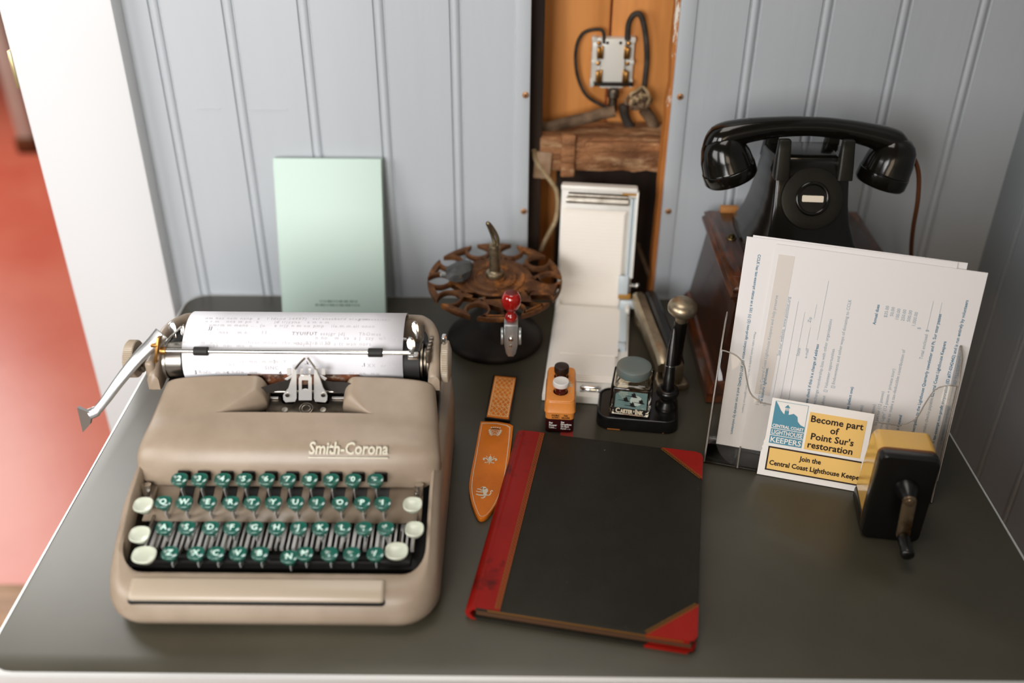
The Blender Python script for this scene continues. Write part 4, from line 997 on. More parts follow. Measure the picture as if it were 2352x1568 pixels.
for cy, capm, lab, zz in ((.0185, M_wcap, 'small dark bottle with flat white cap, front one in the orange tin', 0), (.0475, M_bcap, 'small dark bottle with brown ribbed cap, rear one in the orange tin', .0012)):
    w = Matrix.Translation(eo) @ Matrix.Rotation(EA, 4, 'Z') @ Vector((0, cy, EH - .016))
    b = thing('ink_bottle_small', w, 0, lab, 'bottle', 'eraser bottles in the orange tin')
    mb = MB(); mb.lathe([(.0070, .0002), (.0072, .012), (.0070, .0150), (.0064, .0175), (.0058, .0185), (.0058, .0255)], n=32); mb.build('body', M_brownbottle, b, smooth=50)
    mb = MB()
    if capm is M_wcap: mb.lathe([(.0078, .0240), (.0087, .0244), (.0090, .0252), (.0090, .0285), (.0086, .0296), (.0076, .0300), (.0070, .0297), (.0001, .0297)], n=40)
    else:
        n = 64; R = []
        for r, z, rib in ((.0072, .0215, 0), (.0080, .0218, 1), (.0082, .0228, 1), (.0082, .0290, 1), (.0079, .0299, 0), (.0070, .0303, 0), (.0001, .0303, 0)): R.append([Vector(((r - (.00025 if rib and i % 2 else 0)) * math.cos(2 * PI * i / n), (r - (.00025 if rib and i % 2 else 0)) * math.sin(2 * PI * i / n), z)) for i in range(n)])
        mb.rings(R)
    mb.build('cap', capm, b, smooth=40)
mb = MB(); p = at_z(1310, 1000, .001); rt_ = thing('paper_tab', (p.x, p.y, 0), EA, 'small red tab lying under the right foot of the orange tin', 'tab')
mb.box((-.004, .005, .0003), (.014, .014, .0004)); mb.build('tab', mat('red_tab', '#a03026', 0.6), rt_)

# ------------------------------------------------------------------ pen stand, ink bottle, pen
M_bak = mat('black_bakelite', '#0d0c0b', 0.25, var=('#161412', 40, (0.4, 0.7)), stains=('#8a6a3c', 60, (0.82, 0.84)), bump=(200, 0.06))
IAg = math.radians(-7.0); po = at_z(1367, 985, 0)
ps = thing('pen_stand', po, IAg, 'black pen stand base under the glass ink bottle', 'pen stand')
P = rrect(0, .001, .0905, .062, .014, 8)
def sring(P, s, z): 
    c = Vector((.045, .031, 0)); return [Vector((c.x + (x - c.x) * s, c.y + (y - c.y) * s, z)) for x, y in P]
mb = MB(); mb.rings([sring(P, .99, .0005), sring(P, 1, .002), sring(P, .985, .0125), sring(P, .965, .0150), sring(P, .93, .0155), sring(P, .91, .0140), sring(P, .0, .0138)], cap1=False); mb.build('base', M_bak, ps, smooth=45)
mb = MB(); mb.lathe([(.0125, .0135), (.0120, .018), (.0085, .0225), (.0080, .026), (.0098, .029), (.0120, .031), (.0128, .0345), (.0118, .038), (.0085, .0395), (.0060, .038)], (.0765, .034, 0), 32); mb.build('pen_socket', M_bak, ps, smooth=60)
mb = MB(); mb.box((.02, .0009, .0013), (.014, .0010, .0010)); mb.box((.078, .0035, .0013), (.010, .0010, .0010), M=Matrix.Rotation(.5, 4, 'Z')); mb.build('felt_edge', M_chip, ps)
# bottle
def glassmat(name, tint):
    m = mat(name, tint, 0.02, trans=1.0, ior=1.42); return m
M_glass = glassmat('clear_old_glass', '#f6efe0')
M_ink = mat('dried_ink_film', '#3b2412', 0.3, var=('#6b4520', 30, (0.4, 0.7)))
bo = Matrix.Translation(po) @ Matrix.Rotation(IAg, 4, 'Z') @ Vector((.0375, .032, .0141))
BA = math.radians(-10.5)
ib = thing('ink_bottle', bo, BA, 'square glass ink bottle with grey lid and goose label', 'bottle')
HB = .0225
def sq(h, z, r): return [Vector((x, y, z)) for x, y in rrect(-h, -h, h, h, r, 5)]
def circ(r, z, n=24): return [Vector((r * math.cos(a), r * math.sin(a), z)) for a in [(PI / 2) * 0 + t for t in []]]
def morph(h, z, r, rc, f):
    S = sq(h, 0, r); o = []
    for p in S:
        a = math.atan2(p.y, p.x); o.append(Vector((p.x * (1 - f) + rc * math.cos(a) * f, p.y * (1 - f) + rc * math.sin(a) * f, z)))
    return o
mb = MB(); mb.rings([sq(HB - .002, 0, .003), sq(HB, .0015, .0035), sq(HB, .0345, .0035), sq(HB - .0008, .0362, .004), morph(HB - .003, .0385, .005, .0185, .35), morph(HB - .004, .0398, .006, .0182, .75), morph(HB - .004, .0412, .006, .0180, 1), morph(HB, .0425, .006, .0172, 1), morph(HB, .0490, .006, .0170, 1), morph(HB, .0490, .006, .0148, 1), morph(HB, .0415, .006, .0148, 1), morph(HB - .006, .0375, .006, .0165, .6), sq(HB - .0034, .0345, .003), sq(HB - .0034, .005, .003), sq(HB - .006, .0035, .003)], cap1=True)
mb.build('glass', M_glass, ib, smooth=50)
mb = MB(); mb.rings([sq(HB - .0038, .0052, .003), sq(HB - .0038, .0075, .003)]); mb.build('dried_ink', M_ink, ib)
M_lid = mat('grey_green_painted_lid', '#5c6a68', 0.42, var=('#6a665c', 30, (0.35, 0.65)), stains=('#5e4630', 60, (0.66, 0.74)), bump=(200, 0.15))
mb = MB(); mb.lathe([(.0180, .0432), (.0190, .0433), (.0192, .0440), (.0192, .0512), (.0188, .0524), (.0178, .0530), (.0120, .0532), (.0001, .0532)], n=56); mb.build('lid', M_lid, ib, smooth=40)
M_lab = mat('grey_blue_label', '#5f7875', 0.65, var=('#6d8580', 60, (0.4, 0.65)), stains=('#c9b693', 110, (0.74, 0.77))); M_labk = mat('black_label_band', '#12100e', 0.6); M_cream = mat('cream_print', '#ddd0b4', 0.65); M_moon = mat('pale_moon_print', '#b3bdb2', 0.65)
lf = lambda x, z, k=1: Matrix.Translation((x, -HB - .0003 * k, z)) @ Me_
mb = MB(); mb.prism([(-.0170, .0105), (.0178, .0105), (.0178, .0330), (-.0115, .0330), (-.0165, .0285)], 0, .0002, M=lf(0, 0)); lb = mb.build('label', M_lab, ib)
mb = MB(); mb.prism([(-.0175, .0030), (.0165, .0030), (.0172, .0040), (.0176, .0108), (-.0172, .0108)], 0, .00025, M=lf(0, 0)); mb.build('label_band', M_labk, ib)
mb = MB(); mb.prism(ell(.0062, .0220, .0066, .0066, 32), 0, .0001, M=lf(0, 0, 2)); mb.build('label_moon', M_moon, ib, smooth=0)
mb = MB()
for s, sz, x, z, w, bo_ in (('C', .0088, -.0154, .0042, .0046, .0003), ('ARTER', .0070, -.0104, .0042, .0139, .00036), ('s', .0046, .0040, .0066, .0014, .0002), ('I', .0088, .0062, .0042, .0015, .0004), ('NK', .0070, .0083, .0042, .0066, .0004)): mb.addmesh(fit(text_mesh(s, sz, bold=bo_), w), lf(x, z, 2.2))
for x, w in ((.0059, .0021), (-.0062, .0016)):
    for z in (.0042, .0102 if x > 0 else .0090): mb.box((x + w / 2, -HB - .00066, z), (w, .0001, .0005))
for i, (s, sz) in enumerate((('MIDNIGHT', .0018), ('BLUE BLACK', .0018), ('PERMANENT', .0013), ('WRITES', .0013))): mb.addmesh(text_mesh(s, sz, 'CENTER'), lf(-.0080, .0305 - .0021 * i, 2))
mb.addmesh(text_mesh('816', .0016), lf(.0128, .0118, 2)); mb.build('label_lettering', M_cream, ib, smooth=0)
def goose(x, z, s):
    body = [(-1.6, -.05), (-1.5, .06), (-.6, .05), (-.2, .22), (.5, .1), (.95, -.12), (.6, -.28), (0, -.28), (-.5, -.1)]; wing = [(-.15, .1), (-.05, .75), (.05, 1.15), (.22, .8), (.36, .85), (.42, .5), (.55, .05)]
    w2 = [(-.25, .1), (-.5, .55), (-.15, .75), (.1, .2)]
    for P_ in (body, wing, w2): mb.prism([(a * s, b * s) for a, b in P_], 0, .0001, M=lf(x, z, 2.6))
mb = MB(); goose(.0028, .0275, .0050); goose(-.0055, .0212, .0050); goose(.0112, .0200, .0048); goose(.0020, .0150, .0052); mb.build('label_geese', M_labk, ib, smooth=0)
# pen
pb0 = Matrix.Translation(po) @ Matrix.Rotation(IAg, 4, 'Z') @ Vector((.0765, .034, .030)); pt = at_y(1550, 747, .925)
pn_ = thing('dip_pen', pb0, 0, 'tapered black pen standing upright in the pen stand', 'pen')
ax = pt - pb0; mb = MB(); ln = ax.length
mb.lathe([(.0058, 0), (.0062, .004), (.0062, .018), (.0058, .022), (.0055, .030), (.0048, .055), (.0034, ln * .80), (.0024, ln * .93), (.0014, ln), (.0001, ln + .0008)], (0, 0, 0), 20, ax); mb.build('barrel', M_bak, pn_, smooth=50)
mb = MB(); c = ax.normalized() * .0335; mb.torus(c, .0054, .0004, ax); mb.build('band', M_chrome, pn_)

# ------------------------------------------------------------------ stapler
M_nick = mat('tarnished_nickel', '#b5a78f', 0.36, 0.9, var=('#95856c', 40, (0.35, 0.65)), bump=(120, 0.06))
f0 = at_z(1545, 893, 0); r0 = at_y(1484, 690, 1.098); SA = math.atan2(r0.y - f0.y, r0.x - f0.x) - PI / 2
sp = thing('stapler', (f0.x, f0.y, 0), SA, 'tarnished metal stapler with round plunger knob beside the wooden box', 'stapler')
SL = math.hypot(r0.x - f0.x, r0.y - f0.y)
mb = MB(); mb.prism([(-.019, -.002), (-.012, -.004), (.013, -.004), (.0195, -.001), (.018, .014), (.012, .032), (.009, .06), (.009, SL - .02), (.012, SL), (.010, SL + .014), (-.010, SL + .014), (-.012, SL), (-.009, SL - .02), (-.009, .06), (-.012, .032), (-.019, .014)], .0008, .0075, bev=.003); mb.build('base', M_nick, sp, smooth=50)
mb = MB(); mb.box((0, .005, .0085), (.011, .014, .003), bev=.001); mb.build('anvil', M_nick, sp)
mb = MB(); R = []
for y, w, z0, z1 in ((.010, .0085, .018, .030), (.022, .0090, .0175, .036), (.050, .0085, .018, .038), (SL * .6, .0080, .022, .041), (SL, .0080, .030, .047), (SL + .010, .0070, .032, .044)):
    R.append([Vector((x, y, z)) for x, z in ((-w, z0), (-w, z1 - .003), (-w * .6, z1), (w * .6, z1), (w, z1 - .003), (w, z0))])
mb.rings([[Vector((p.x - .0085, p.y, p.z)) for p in r] for r in R]); mb.build('arm', M_nick, sp, smooth=40); mb = MB(); mb.rings([[Vector((p.x * .85 + .0065, p.y, p.z + .002)) for p in r] for r in R]); mb.build('black_arm', M_bak, sp, smooth=40)
mb = MB(); mb.cyl((-.012, SL + .002, .034), (.012, SL + .002, .034), .0065); mb.box((-.0105, SL + .002, .020), (.0025, .014, .028), bev=.001); mb.box((.0105, SL + .002, .020), (.0025, .014, .028), bev=.001); mb.build('pivot', M_nick, sp)
mb = MB(); mb.box((0, .005, .022), (.022, .017, .026), bev=.004); mb.build('head', M_nick, sp)
kc = at_y(1568, 706, .962); kl = Matrix.Rotation(-SA, 3, 'Z') @ (kc - Vector((f0.x, f0.y, 0)))
mb = MB(); mb.cyl((0, .005, .034), (kl.x, kl.y, kl.z - .018), .0080, .0075); mb.build('plunger_post', M_bak, sp)
mb = MB(); mb.cyl((kl.x, kl.y, kl.z - .019), (kl.x, kl.y, kl.z - .008), .0066); mb.lathe([(.0060, -.0090), (.0130, -.0075), (.0162, -.0040), (.0168, -.0005), (.0160, .0035), (.0132, .0072), (.0085, .0095), (.0001, .0105)], kl, 40, (.05, -.12, 1)); mb.build('plunger_knob', M_nick, sp, smooth=60)
# ------------------------------------------------------------------ wooden box
M_oak = mat('dark_varnished_oak', '#3a1a0a', 0.30, var=('#241006', 16, (0.35, 0.65)), bump=(80, 0.25, 0.0006), stretch=(6, .8, 6), coat=0.35)
M_oak2 = mat('worn_oak_moulding', '#5e2f13', 0.32, var=('#2f1508', 30, (0.35, 0.6)), bump=(80, 0.25), coat=0.3, stretch=(3, 1, 3))
BX0, BX1, BY0, BY1, BH = .243, .425, .950, 1.140, .1440
bx = thing('wooden_box', ((BX0 + BX1) / 2, (BY0 + BY1) / 2, 0), 0, 'dark varnished wooden box with moulded lid carrying the black telephone', 'box')
cx_, cyb = (BX0 + BX1) / 2, (BY0 + BY1) / 2; hw, hd = (BX1 - BX0) / 2, (BY1 - BY0) / 2
def brr(i, z): return [Vector((x, y, z)) for x, y in ((-hw - i, -hd - i), (hw + i, -hd - i), (hw + i, hd + min(i, .006)), (-hw - i, hd + min(i, .006)))]
mb = MB(); mb.rings([brr(.013, .02), brr(.003, .09), brr(-.001, .125)]); mb.build('carcass', M_oak, bx)
mb = MB(); mb.rings([brr(.021, .0004), brr(.023, .002), brr(.023, .014), brr(.019, .019), brr(.016, .023), brr(.008, .026), brr(.004, .027)]); mb.build('base_moulding', M_oak2, bx, smooth=30)
mb = MB(); mb.rings([brr(-.002, .120), brr(.002, .121), brr(.0035, .126), brr(.0075, .129), brr(.0075, .132), brr(.0045, .135), brr(.0055, .137), brr(.0055, .139), brr(.001, .1425), brr(-.003, BH)]); mb.build('lid', M_oak2, bx, smooth=30)
mb = MB(); mb.box((0, 0, BH - .0006), (hw * 2 - .016, hd * 2 - .016, .0020), bev=.0008); mb.build('lid_panel', M_oak, bx)
mb = MB(); n = 8
for k in range(7): mb.lathe([(.004, 0), (.0085, .002), (.0095, .0045), (.0085, .007), (.004, .009)], (-hw + .012, -hd + .002, .052 + .0095 * k), 20)
mb.build('turned_corner', M_oak2, bx, smooth=50)
p = at_z(1680, 547, BH); mb = MB(); mb.lathe([(.0062, 0), (.0058, .0015), (.0035, .002), (.0035, .004), (.0022, .0055), (.0001, .006)], (p.x - cx_, p.y - cyb, BH), 20); mb.build('brass_screw', mat('dark_brass', '#6b5a38', 0.3, 1.0), bx)
p = at_z(1668, 462, BH + .004); mb = MB(); mb.box((p.x - cx_, hd - .004, BH + .003), (.022, .010, .008), bev=.001); mb.build('lid_stop', mat('raw_wood', '#a9713a', 0.6), bx)

# ------------------------------------------------------------------ telephone
M_ph = mat('black_phone_shell', '#0c0b08', 0.16, spec=0.4, var=('#13110c', 12, (0.35, 0.7)), bump=(160, 0.04), coat=0.2)
M_ph2 = mat('black_matte_plate', '#14120d', 0.36, spec=0.35, var=('#1a1812', 25, (0.4, 0.65)), bump=(300, 0.08))
M_cord = mat('brown_cloth_cord', '#6b3d20', 0.7, bump=(500, 0.4)); M_wlabel = mat('cream_label', '#ddd0bd', 0.6)
PX_, PY_ = .3255, 1.035
ph = thing('telephone', (PX_, PY_, BH + .0006), 0, 'black desk telephone without a dial standing on the dark wooden box', 'telephone')
def pt_(x, y, z): return Vector((x - PX_, y - PY_, z - BH - .0006))
sec = [(.1450, .063, .060, .956, 1.116), (.1478, .0645, .061, .955, 1.117), (.153, .063, .060, .960, 1.115), (.162, .0565, .0560, .972, 1.110), (.175, .0490, .0520, .986, 1.103), (.192, .0440, .0490, .9975, 1.097), (.210, .0415, .0470, 1.0065, 1.092), (.230, .0405, .0455, 1.0150, 1.087), (.246, .0400, .0440, 1.0215, 1.083), (.2535, .0385, .0440, 1.026, 1.080), (.2565, .034, .039, 1.032, 1.076)]
mb = MB(); R = []
for z, hf, hb, yf, yb in sec:
    q = []
    base = rrect(-1, -1, 1, 1, .12, 4); n = len(base)
    for a, b in base:
        f = (b + 1) / 2; w = hf + (hb - hf) * min(1, f * 1.6); q.append(pt_(PX_ + a * w, yf + (yb - yf) * f, z))
    R.append(q)
mb.rings(R); mb.build('shell', M_ph, ph, smooth=50)
dc = pt_(.3255, 1.0085, .2190); fn = Vector((0, -.92, .40)).normalized()
mb = MB(); mb.lathe([(.0338, .0002), (.0335, .0014), (.0310, .0018), (.0200, .0018), (.0001, .0018)], dc, 64, fn); mb.build('face_plate', M_ph2, ph, smooth=30)
mb = MB(); mb.torus(dc + fn * .0022, .0168, .0022, fn, 48); mb.lathe([(.0155, .0016), (.0150, .0024), (.0001, .0026)], dc, 48, fn); mb.build('blank_ring', M_ph, ph, smooth=50)
Mlab = frame(dc + fn * .0030, (1, 0, -.03), (0, .40, .92))
mb = MB(); mb.prism(rrect(-.0118, -.0035, .0118, .0035, .0012, 4), 0, .0002, M=Mlab); mb.build('number_card', M_wlabel, ph)
for sx in (-1, 1):
    for y, zt in ((1.0275, .2800), (1.0800, .2800)):
        mb = MB(); R = []
        for z, w, d in ((.238, .0085, .0085), (.252, .0080, .0075), (.268, .0072, .0050), (zt - .001, .0066, .0038), (zt, .0050, .0026)):
            yy = y - (.0055 * (1 - (z - .238) / .042) if y < 1.05 else -.0055 * (1 - (z - .238) / .042))
            R.append([pt_(PX_ + sx * .0345 + a * w, yy + b * d, z) for a, b in rrect(-1, -1, 1, 1, .35, 3)])
        mb.rings(R); mb.build('cradle_prong', M_ph2, ph, smooth=50)
mb = MB(); mb.box(pt_(PX_, 1.0545, .2545), (.060, .050, .008), bev=.003); mb.build('cradle_bed', M_ph, ph)

# handset
HY = 1.0535; hcx = .3275
hs = thing('handset', (hcx, HY, .2725), 0, 'black handset lying across the telephone cradle, brown cord at its right end', 'handset')
def hp_(x, y, z): return Vector((x - hcx, y - HY, z - .2725))
cl = [at_y(*q, HY) for q in ((1632, 352), (1655, 318), (1700, 303), (1780, 292), (1860, 290), (1930, 296), (2005, 312), (2050, 328), (2076, 352))]
rad = [.0125, .0175, .0155, .0125, .0115, .0120, .0145, .0170, .0125]
mb = MB(); P_ = spline([hp_(p.x, p.y, p.z) for p in cl], 6); rr_ = [interp(list(range(len(rad))), rad, i / 6) for i in range(len(P_))]
mb.tube(P_, rr_, 20, flat=.92, up=(0, 0, 1)); mb.build('grip', M_ph, hs, smooth=60)
def cup(name, top, bot, R0):
    a = at_y(*top, HY); b = at_y(*bot, HY); ax = (b - a); L_ = ax.length; ax = (ax + Vector((0, -.004, 0)))
    mb = MB(); mb.lathe([(.004, -.0030), (.0130, -.0010), (.0195, .0040), (.0235, .0105), (R0 * .93, L_ * .46), (R0 * .97, L_ * .68), (R0 * .985, L_ * .70), (R0 * .965, L_ * .715), (R0, L_ * .73), (R0, L_ * .94), (R0 * .93, L_), (R0 * .8, L_ * 1.02), (.0001, L_ * 1.02)], hp_(a.x, a.y, a.z), 56, ax)
    return mb.build(name, M_ph, hs, smooth=45)
cup('earpiece', (1652, 312), (1679, 408), .0300); cup('mouthpiece', (2068, 318), (2016, 420), .0285)
mb = MB(); mb.tube(spline([hp_(p.x, p.y, p.z) for p in (at_y(2082, 352, 1.058), at_y(2098, 362, 1.060), at_y(2110, 400, 1.068), at_y(2108, 460, 1.080), at_y(2098, 520, 1.095), at_y(2093, 575, 1.110), at_y(2094, 640, 1.120), at_y(2080, 690, 1.125))], 6), .0026, 10); mb.build('cord', M_cord, hs, smooth=60)

# ------------------------------------------------------------------ leaflet holder, forms, card
M_acr = sheet_glass('clear_acrylic', '#fcfbf9'); M_acre = mat('acrylic_edge', '#bdb4aa', 0.2, trans=0.6)
M_form = mat('white_form_paper', '#e3dfde', 0.75, bump=(60, 0.08, 0.0006)); M_fcream = mat('cream_form_patch', '#d6cdc6', 0.8)
M_bluei = mat('grey_blue_print', '#95a6b1', 0.8); M_blued = mat('blue_print', '#54809a', 0.8)
HA = math.radians(-15.6); ho = at_z(1617, 1062, 0); ho.z = .0008; HWd = .2265; LEAN = math.radians(15)
hd_ = thing('leaflet_holder', ho, HA, 'clear acrylic leaflet holder standing at the right end of the desk', 'holder')
Mh = Matrix.Rotation(-LEAN, 4, 'X')                                # local frame of the leaning panels: x along, z up the panel, -y outward
DEP_ = .038
dip = [(0, 0), (HWd, 0), (HWd, .125), (HWd - .010, .124), (HWd - .019, .118), (HWd - .025, .104), (HWd - .031, .085), (HWd - .042, .0775), (HWd - .056, .0755), (.060, .0755), (.046, .0775), (.036, .084), (.030, .098), (.025, .113), (.017, .121), (.008, .124), (0, .125)]
dip = [dip[0], dip[1]] + [(q.x, q.y) for q in spline([(x, z, 0) for x, z in dip[2:]], 4)]
mb = MB(); mb.prism(dip, -.0011, .0011, M=Mh @ Matrix.Rotation(PI / 2, 4, 'X'), bev=.0005); mb.build('front_panel', M_acr, hd_, smooth=30)
mb = MB(); ed = [Mh @ Vector((x, -.0002, z)) for x, z in dip[2:]]; mb.tube(ed, .00075, 6); mb.build('panel_rim', M_acre, hd_)
mb = MB(); mb.box((Mh @ Vector((HWd / 2, DEP_, .103)))[:], (HWd, .0022, .182), M=Mh); mb.build('back_panel', M_acr, hd_)
for x in (0, HWd):
    mb = MB(); mb.prism([(-.001, .001), (DEP_ + .002, .0125), (DEP_ + .001 + math.tan(LEAN) * .185 * 0, .150), (DEP_ * .7, .158), (DEP_ * .25, .150), (.0, .128)], -.0011, .0011, M=Matrix.Translation((x, 0, 0)) @ Mh @ Matrix(((0, 0, 1, 0), (1, 0, 0, 0), (0, 1, 0, 0), (0, 0, 0, 1)))); mb.build('side_panel', M_acr, hd_)
    mb = MB(); mb.tube([Mh @ Vector((x, y, z)) for y, z in ((-.001, .001), (0, .128), (DEP_ * .25, .150), (DEP_ * .7, .158), (DEP_, .150))], .0009, 6); mb.build('panel_rim', M_acre, hd_)
mb = MB(); mb.box((HWd / 2, .022, .0012), (HWd, .046, .0022), bev=.0006); mb.build('bottom', M_acr, hd_)
for x in (.0345,):
    mb = MB(); mb.box((x, .018, .0030), (.0015, .040, .003)); mb.build('rib', M_acre, hd_)
# forms
e1 = Vector((math.cos(HA), math.sin(HA), 0)); eb = Vector((-math.sin(HA), math.cos(HA), 0)); eu = eb * math.sin(math.radians(15)) + Vector((0, 0, 1)) * math.cos(math.radians(15))
fo = at_z(1645, 1017, .0030); fo = ho + e1 * (fo - ho).dot(e1) + eb * ((fo - ho).dot(eb)); fo.z = .0030
bl = fo; LEN_ = .2290
nrm_ = e1.cross(eu)                                               # toward the viewer
def form(name, off, rot, w, h, dx, label, layer, m):
    t = thing(name, bl + e1 * dx + nrm_ * layer + eu * off, 0, label, 'form')
    Mf = frame((0, 0, 0), e1 * math.cos(rot) + eu * math.sin(rot), eu * math.cos(rot) - e1 * math.sin(rot))
    mb = MB(); mb.box((Mf @ Vector((w / 2, h / 2, 0)))[:], (w, h, .0004), M=Mf); mb.build('sheet', m, t)
    return t, Mf
fb, _ = form('form_sheet', .001, math.radians(-.3), .2030, .2285, .004, 'rearmost white form in the leaflet holder, only its top edge showing', .0004, M_form)
fm, Mm = form('form_sheet', 0, math.radians(.2), .2000, .2275, .000, 'white form behind the front one, blue line of text down its left margin', .0016, M_form)
ff, Mf = form('form_sheet', .004, math.radians(-.6), .1985, .2200, .0265, 'front white form in the leaflet holder with sideways blue printing', .0030, M_form)
# text; on Mm: reads downward; on Mf: reads upward
def vtext(mb, s, size, M, x, y, up=True, bold=.0, align='LEFT', wx=1.0):
    mb.addmesh(text_mesh(s, size, align, bold=bold, wx=wx), M @ Matrix.Translation((x, y, .0005)) @ Matrix.Rotation(PI / 2 if up else -PI / 2, 4, 'Z'))
mb = MB(); vtext(mb, 'CCLK has tax-exempt status as a 501 (c) (3) non-profit corporation (ID #77-0342442) and is run entirely by volunteers.', .00405, Mm, .0135, .2110, False, .00006); mb.build('margin_line', M_blued, fm, smooth=0)
mb = MB(); vtext(mb, 'Please make checks payable to the Central Coast Lighthouse Keepers', .0032, Mm, .0215, .130, False); mb.build('faint_line', M_bluei, fm, smooth=0)
mb = MB(); mb.box((Mf @ Vector((.012, .135, .0003)))[:], (.016, .150, .0002), M=Mf); mb.build('cream_patch', M_fcream, ff, smooth=0)
for s, x, y in (('See our website, www.pointsur.org', .0185, .105), ('I want to join Central Coast Lighthouse Keepers and help preserve', .0065, .048), ('(s)', .0135, .0480), ('ss', .0215, .047), ('(   )', .0385, .045), ('State', .0375, .108), ('Zip', .0425, .145), ('e-mail', .0455, .107), ('es not exchange membership lists with other organizations', .0625, .047), ('mation about   [] Volunteer opportunities', .0705, .047), ('[] Endowments and other ways of donating to CCLK', .0770, .080), ('pass)', .1030, .050), ('(2 passes)', .1085, .050), ('asses)', .1145, .048), ('er (8 passes)', .1200, .048), ('Inspector (12 passes)', .1255, .048), ('Shining Light" (12 passes + private tour)', .1310, .040), ('would like to make a tax-deductible contribution of', .1365, .040), ('$35.00', .1130, .162), ('50.00', .1185, .164), ('100.00', .1240, .161), ('250.00', .1295, .161), ('500.00', .1350, .161), ('1,000.00', .1405, .157), ('$', .1460, .155), ('Total enclosed  $', .1540, .125), ('lease make checks payable to', .1720, .040)):
    mb = MB(); vtext(mb, s, .0044, Mf, x + .004, y, True); mb.build('printed_line', M_bluei, ff, smooth=0)
for x, y0, y1 in ((.0190, .05, .165), (.0270, .05, .165), (.0350, .05, .155), (.0430, .115, .14), (.0450, .15, .165), (.0520, .128, .190), (.1520, .155, .185), (.1600, .155, .185)):
    mb = MB(); mb.box((Mf @ Vector((x + .004, (y0 + y1) / 2, .0006)))[:], (.0002, y1 - y0, .0001), M=Mf); mb.build('rule_line', M_bluei, ff, smooth=0)
for s, x, y in (('[] Please check if this is a change of address', .0545, .050), ('the historic lighthouses.', .0095, .050), ('tegories (select one)', .0955, .050), ('Annual dues', .1040, .153), ('is is a renewal', .1470, .040), ('e a subscription to the Lighthouse Quarterly newsletter and Pt. Sur tour passes', .1620, .038), ('Central Coast Lighthouse Keepers', .1720, .088), ('n tax-exempt non-profit corporation (ID #77-0342442) and is run entirely by volunteers', .1830, .040)):
    mb = MB(); vtext(mb, s, .0042, Mf, x + .004, y, True, .00007); mb.build('bold_line', M_blued, ff, smooth=0)
# notice card leaning on the front panel
M_cardw = mat('white_card', '#ece7e2', 0.6); M_yel = mat('yellow_card_print', '#ecc271', 0.6); M_teal = mat('teal_print', '#4e8ba0', 0.6); M_bk = mat('dark_brown_print', '#241008', 0.6)
CA = math.radians(-15.6); c0 = at_z(1738, 1090, .0006); cl_ = math.radians(16)
ce1 = Vector((math.cos(CA), math.sin(CA), 0)); ceb = Vector((-math.sin(CA), math.cos(CA), 0)); ceu = ceb * math.sin(cl_) + Vector((0, 0, 1)) * math.cos(cl_)
c0 = ho + ce1 * (c0 - ho).dot(ce1) - ceb * .0035; c0.z = .0006
nc = thing('notice_card', c0, 0, 'white and yellow notice card with lighthouse emblem leaning on the leaflet holder', 'card')
Mc = frame((0, 0, 0), ce1, ceu)
CW, CH = .1020, .0850
mb = MB(); torn = [(0, .0), (CW, 0), (CW, CH), (.003, CH), (.0025, .040), (.0012, .037), (.0018, .034), (.0004, .031), (.0014, .029), (.0002, .026)]
mb.prism(torn, -.0004, .0, M=Mc); mb.build('card', M_cardw, nc, smooth=0)
def crect(mb, x0, y0, x1, y1, z=.0002): mb.box((Mc @ Vector(((x0 + x1) / 2, (y0 + y1) / 2, z)))[:], (x1 - x0, y1 - y0, .0002), M=Mc)
mb = MB(); crect(mb, .0415, .0360, .0965, .0765); mb.build('yellow_panel', M_yel, nc, smooth=0)
mb = MB(); crect(mb, .0085, .0080, .0990, .0315); mb.build('yellow_panel', M_yel, nc, smooth=0)
mb = MB()
for r in ((.0070, .0315, .0990, .0330), (.0070, .0065, .0990, .0080), (.0070, .0065, .0085, .0330)): crect(mb, *r, z=.0004)
mb.build('black_frame', M_bk, nc, smooth=0)
mb = MB()
for i, (s, x) in enumerate((('Become part', .0685), ('of', .0675), ("Point Sur's", .0670), ('restoration', .0665))): mb.addmesh(text_mesh(s, .0098, 'CENTER', bold=.0002), Mc @ Matrix.Translation((x, .0665 - .0093 * i, .0006)))
for s, x, y in (('Join the', .0500, .0225), ('Central Coast Lighthouse Keepers', .0575, .0130)): mb.addmesh(text_mesh(s, .0073, 'CENTER', bold=.0002, wx=.92), Mc @ Matrix.Translation((x, y, .0006)))
mb.build('card_lettering', M_bk, nc, smooth=0)
mb = MB()
def cpoly(pts, z=.0003): mb.prism(pts, 0, .0001, M=Mc @ Matrix.Translation((0, 0, z)))
EX, EY, EW_ = .0065, .0365, .0325
for r in ((EX, .0365, EX + EW_, .0450), (EX, .0460, EX + EW_, .0525)): crect(mb, *r, z=.0003)
cpoly([(EX, .0535), (EX + EW_, .0535), (EX + EW_, .0590), (EX + .028, .0605), (EX + .0245, .0640), (EX + .0235, .0690), (EX + .0195, .0715), (EX + .0160, .0700), (EX + .0145, .0695), (EX + .0145, .0735), (EX + .0105, .0735), (EX + .0105, .0690), (EX + .0065, .0730), (EX + .0035, .0780), (EX + .0010, .0815), (EX, .0820)])
crect(mb, EX + .0108, .0740, EX + .0142, .0744, z=.0003); cpoly([(EX + .0098, .0768), (EX + .0152, .0768), (EX + .0125, .0800)])
for x in (.0112, .0125, .0138): crect(mb, EX + x - .00015, .0740, EX + x + .00015, .0770, z=.0003)
for r in ((EX, .0822, EX + EW_, .0825), (EX + EW_ - .0003, .0590, EX + EW_, .0825)): crect(mb, *r, z=.0003)
mb.build('lighthouse_emblem', M_teal, nc, smooth=0)
mb = MB()
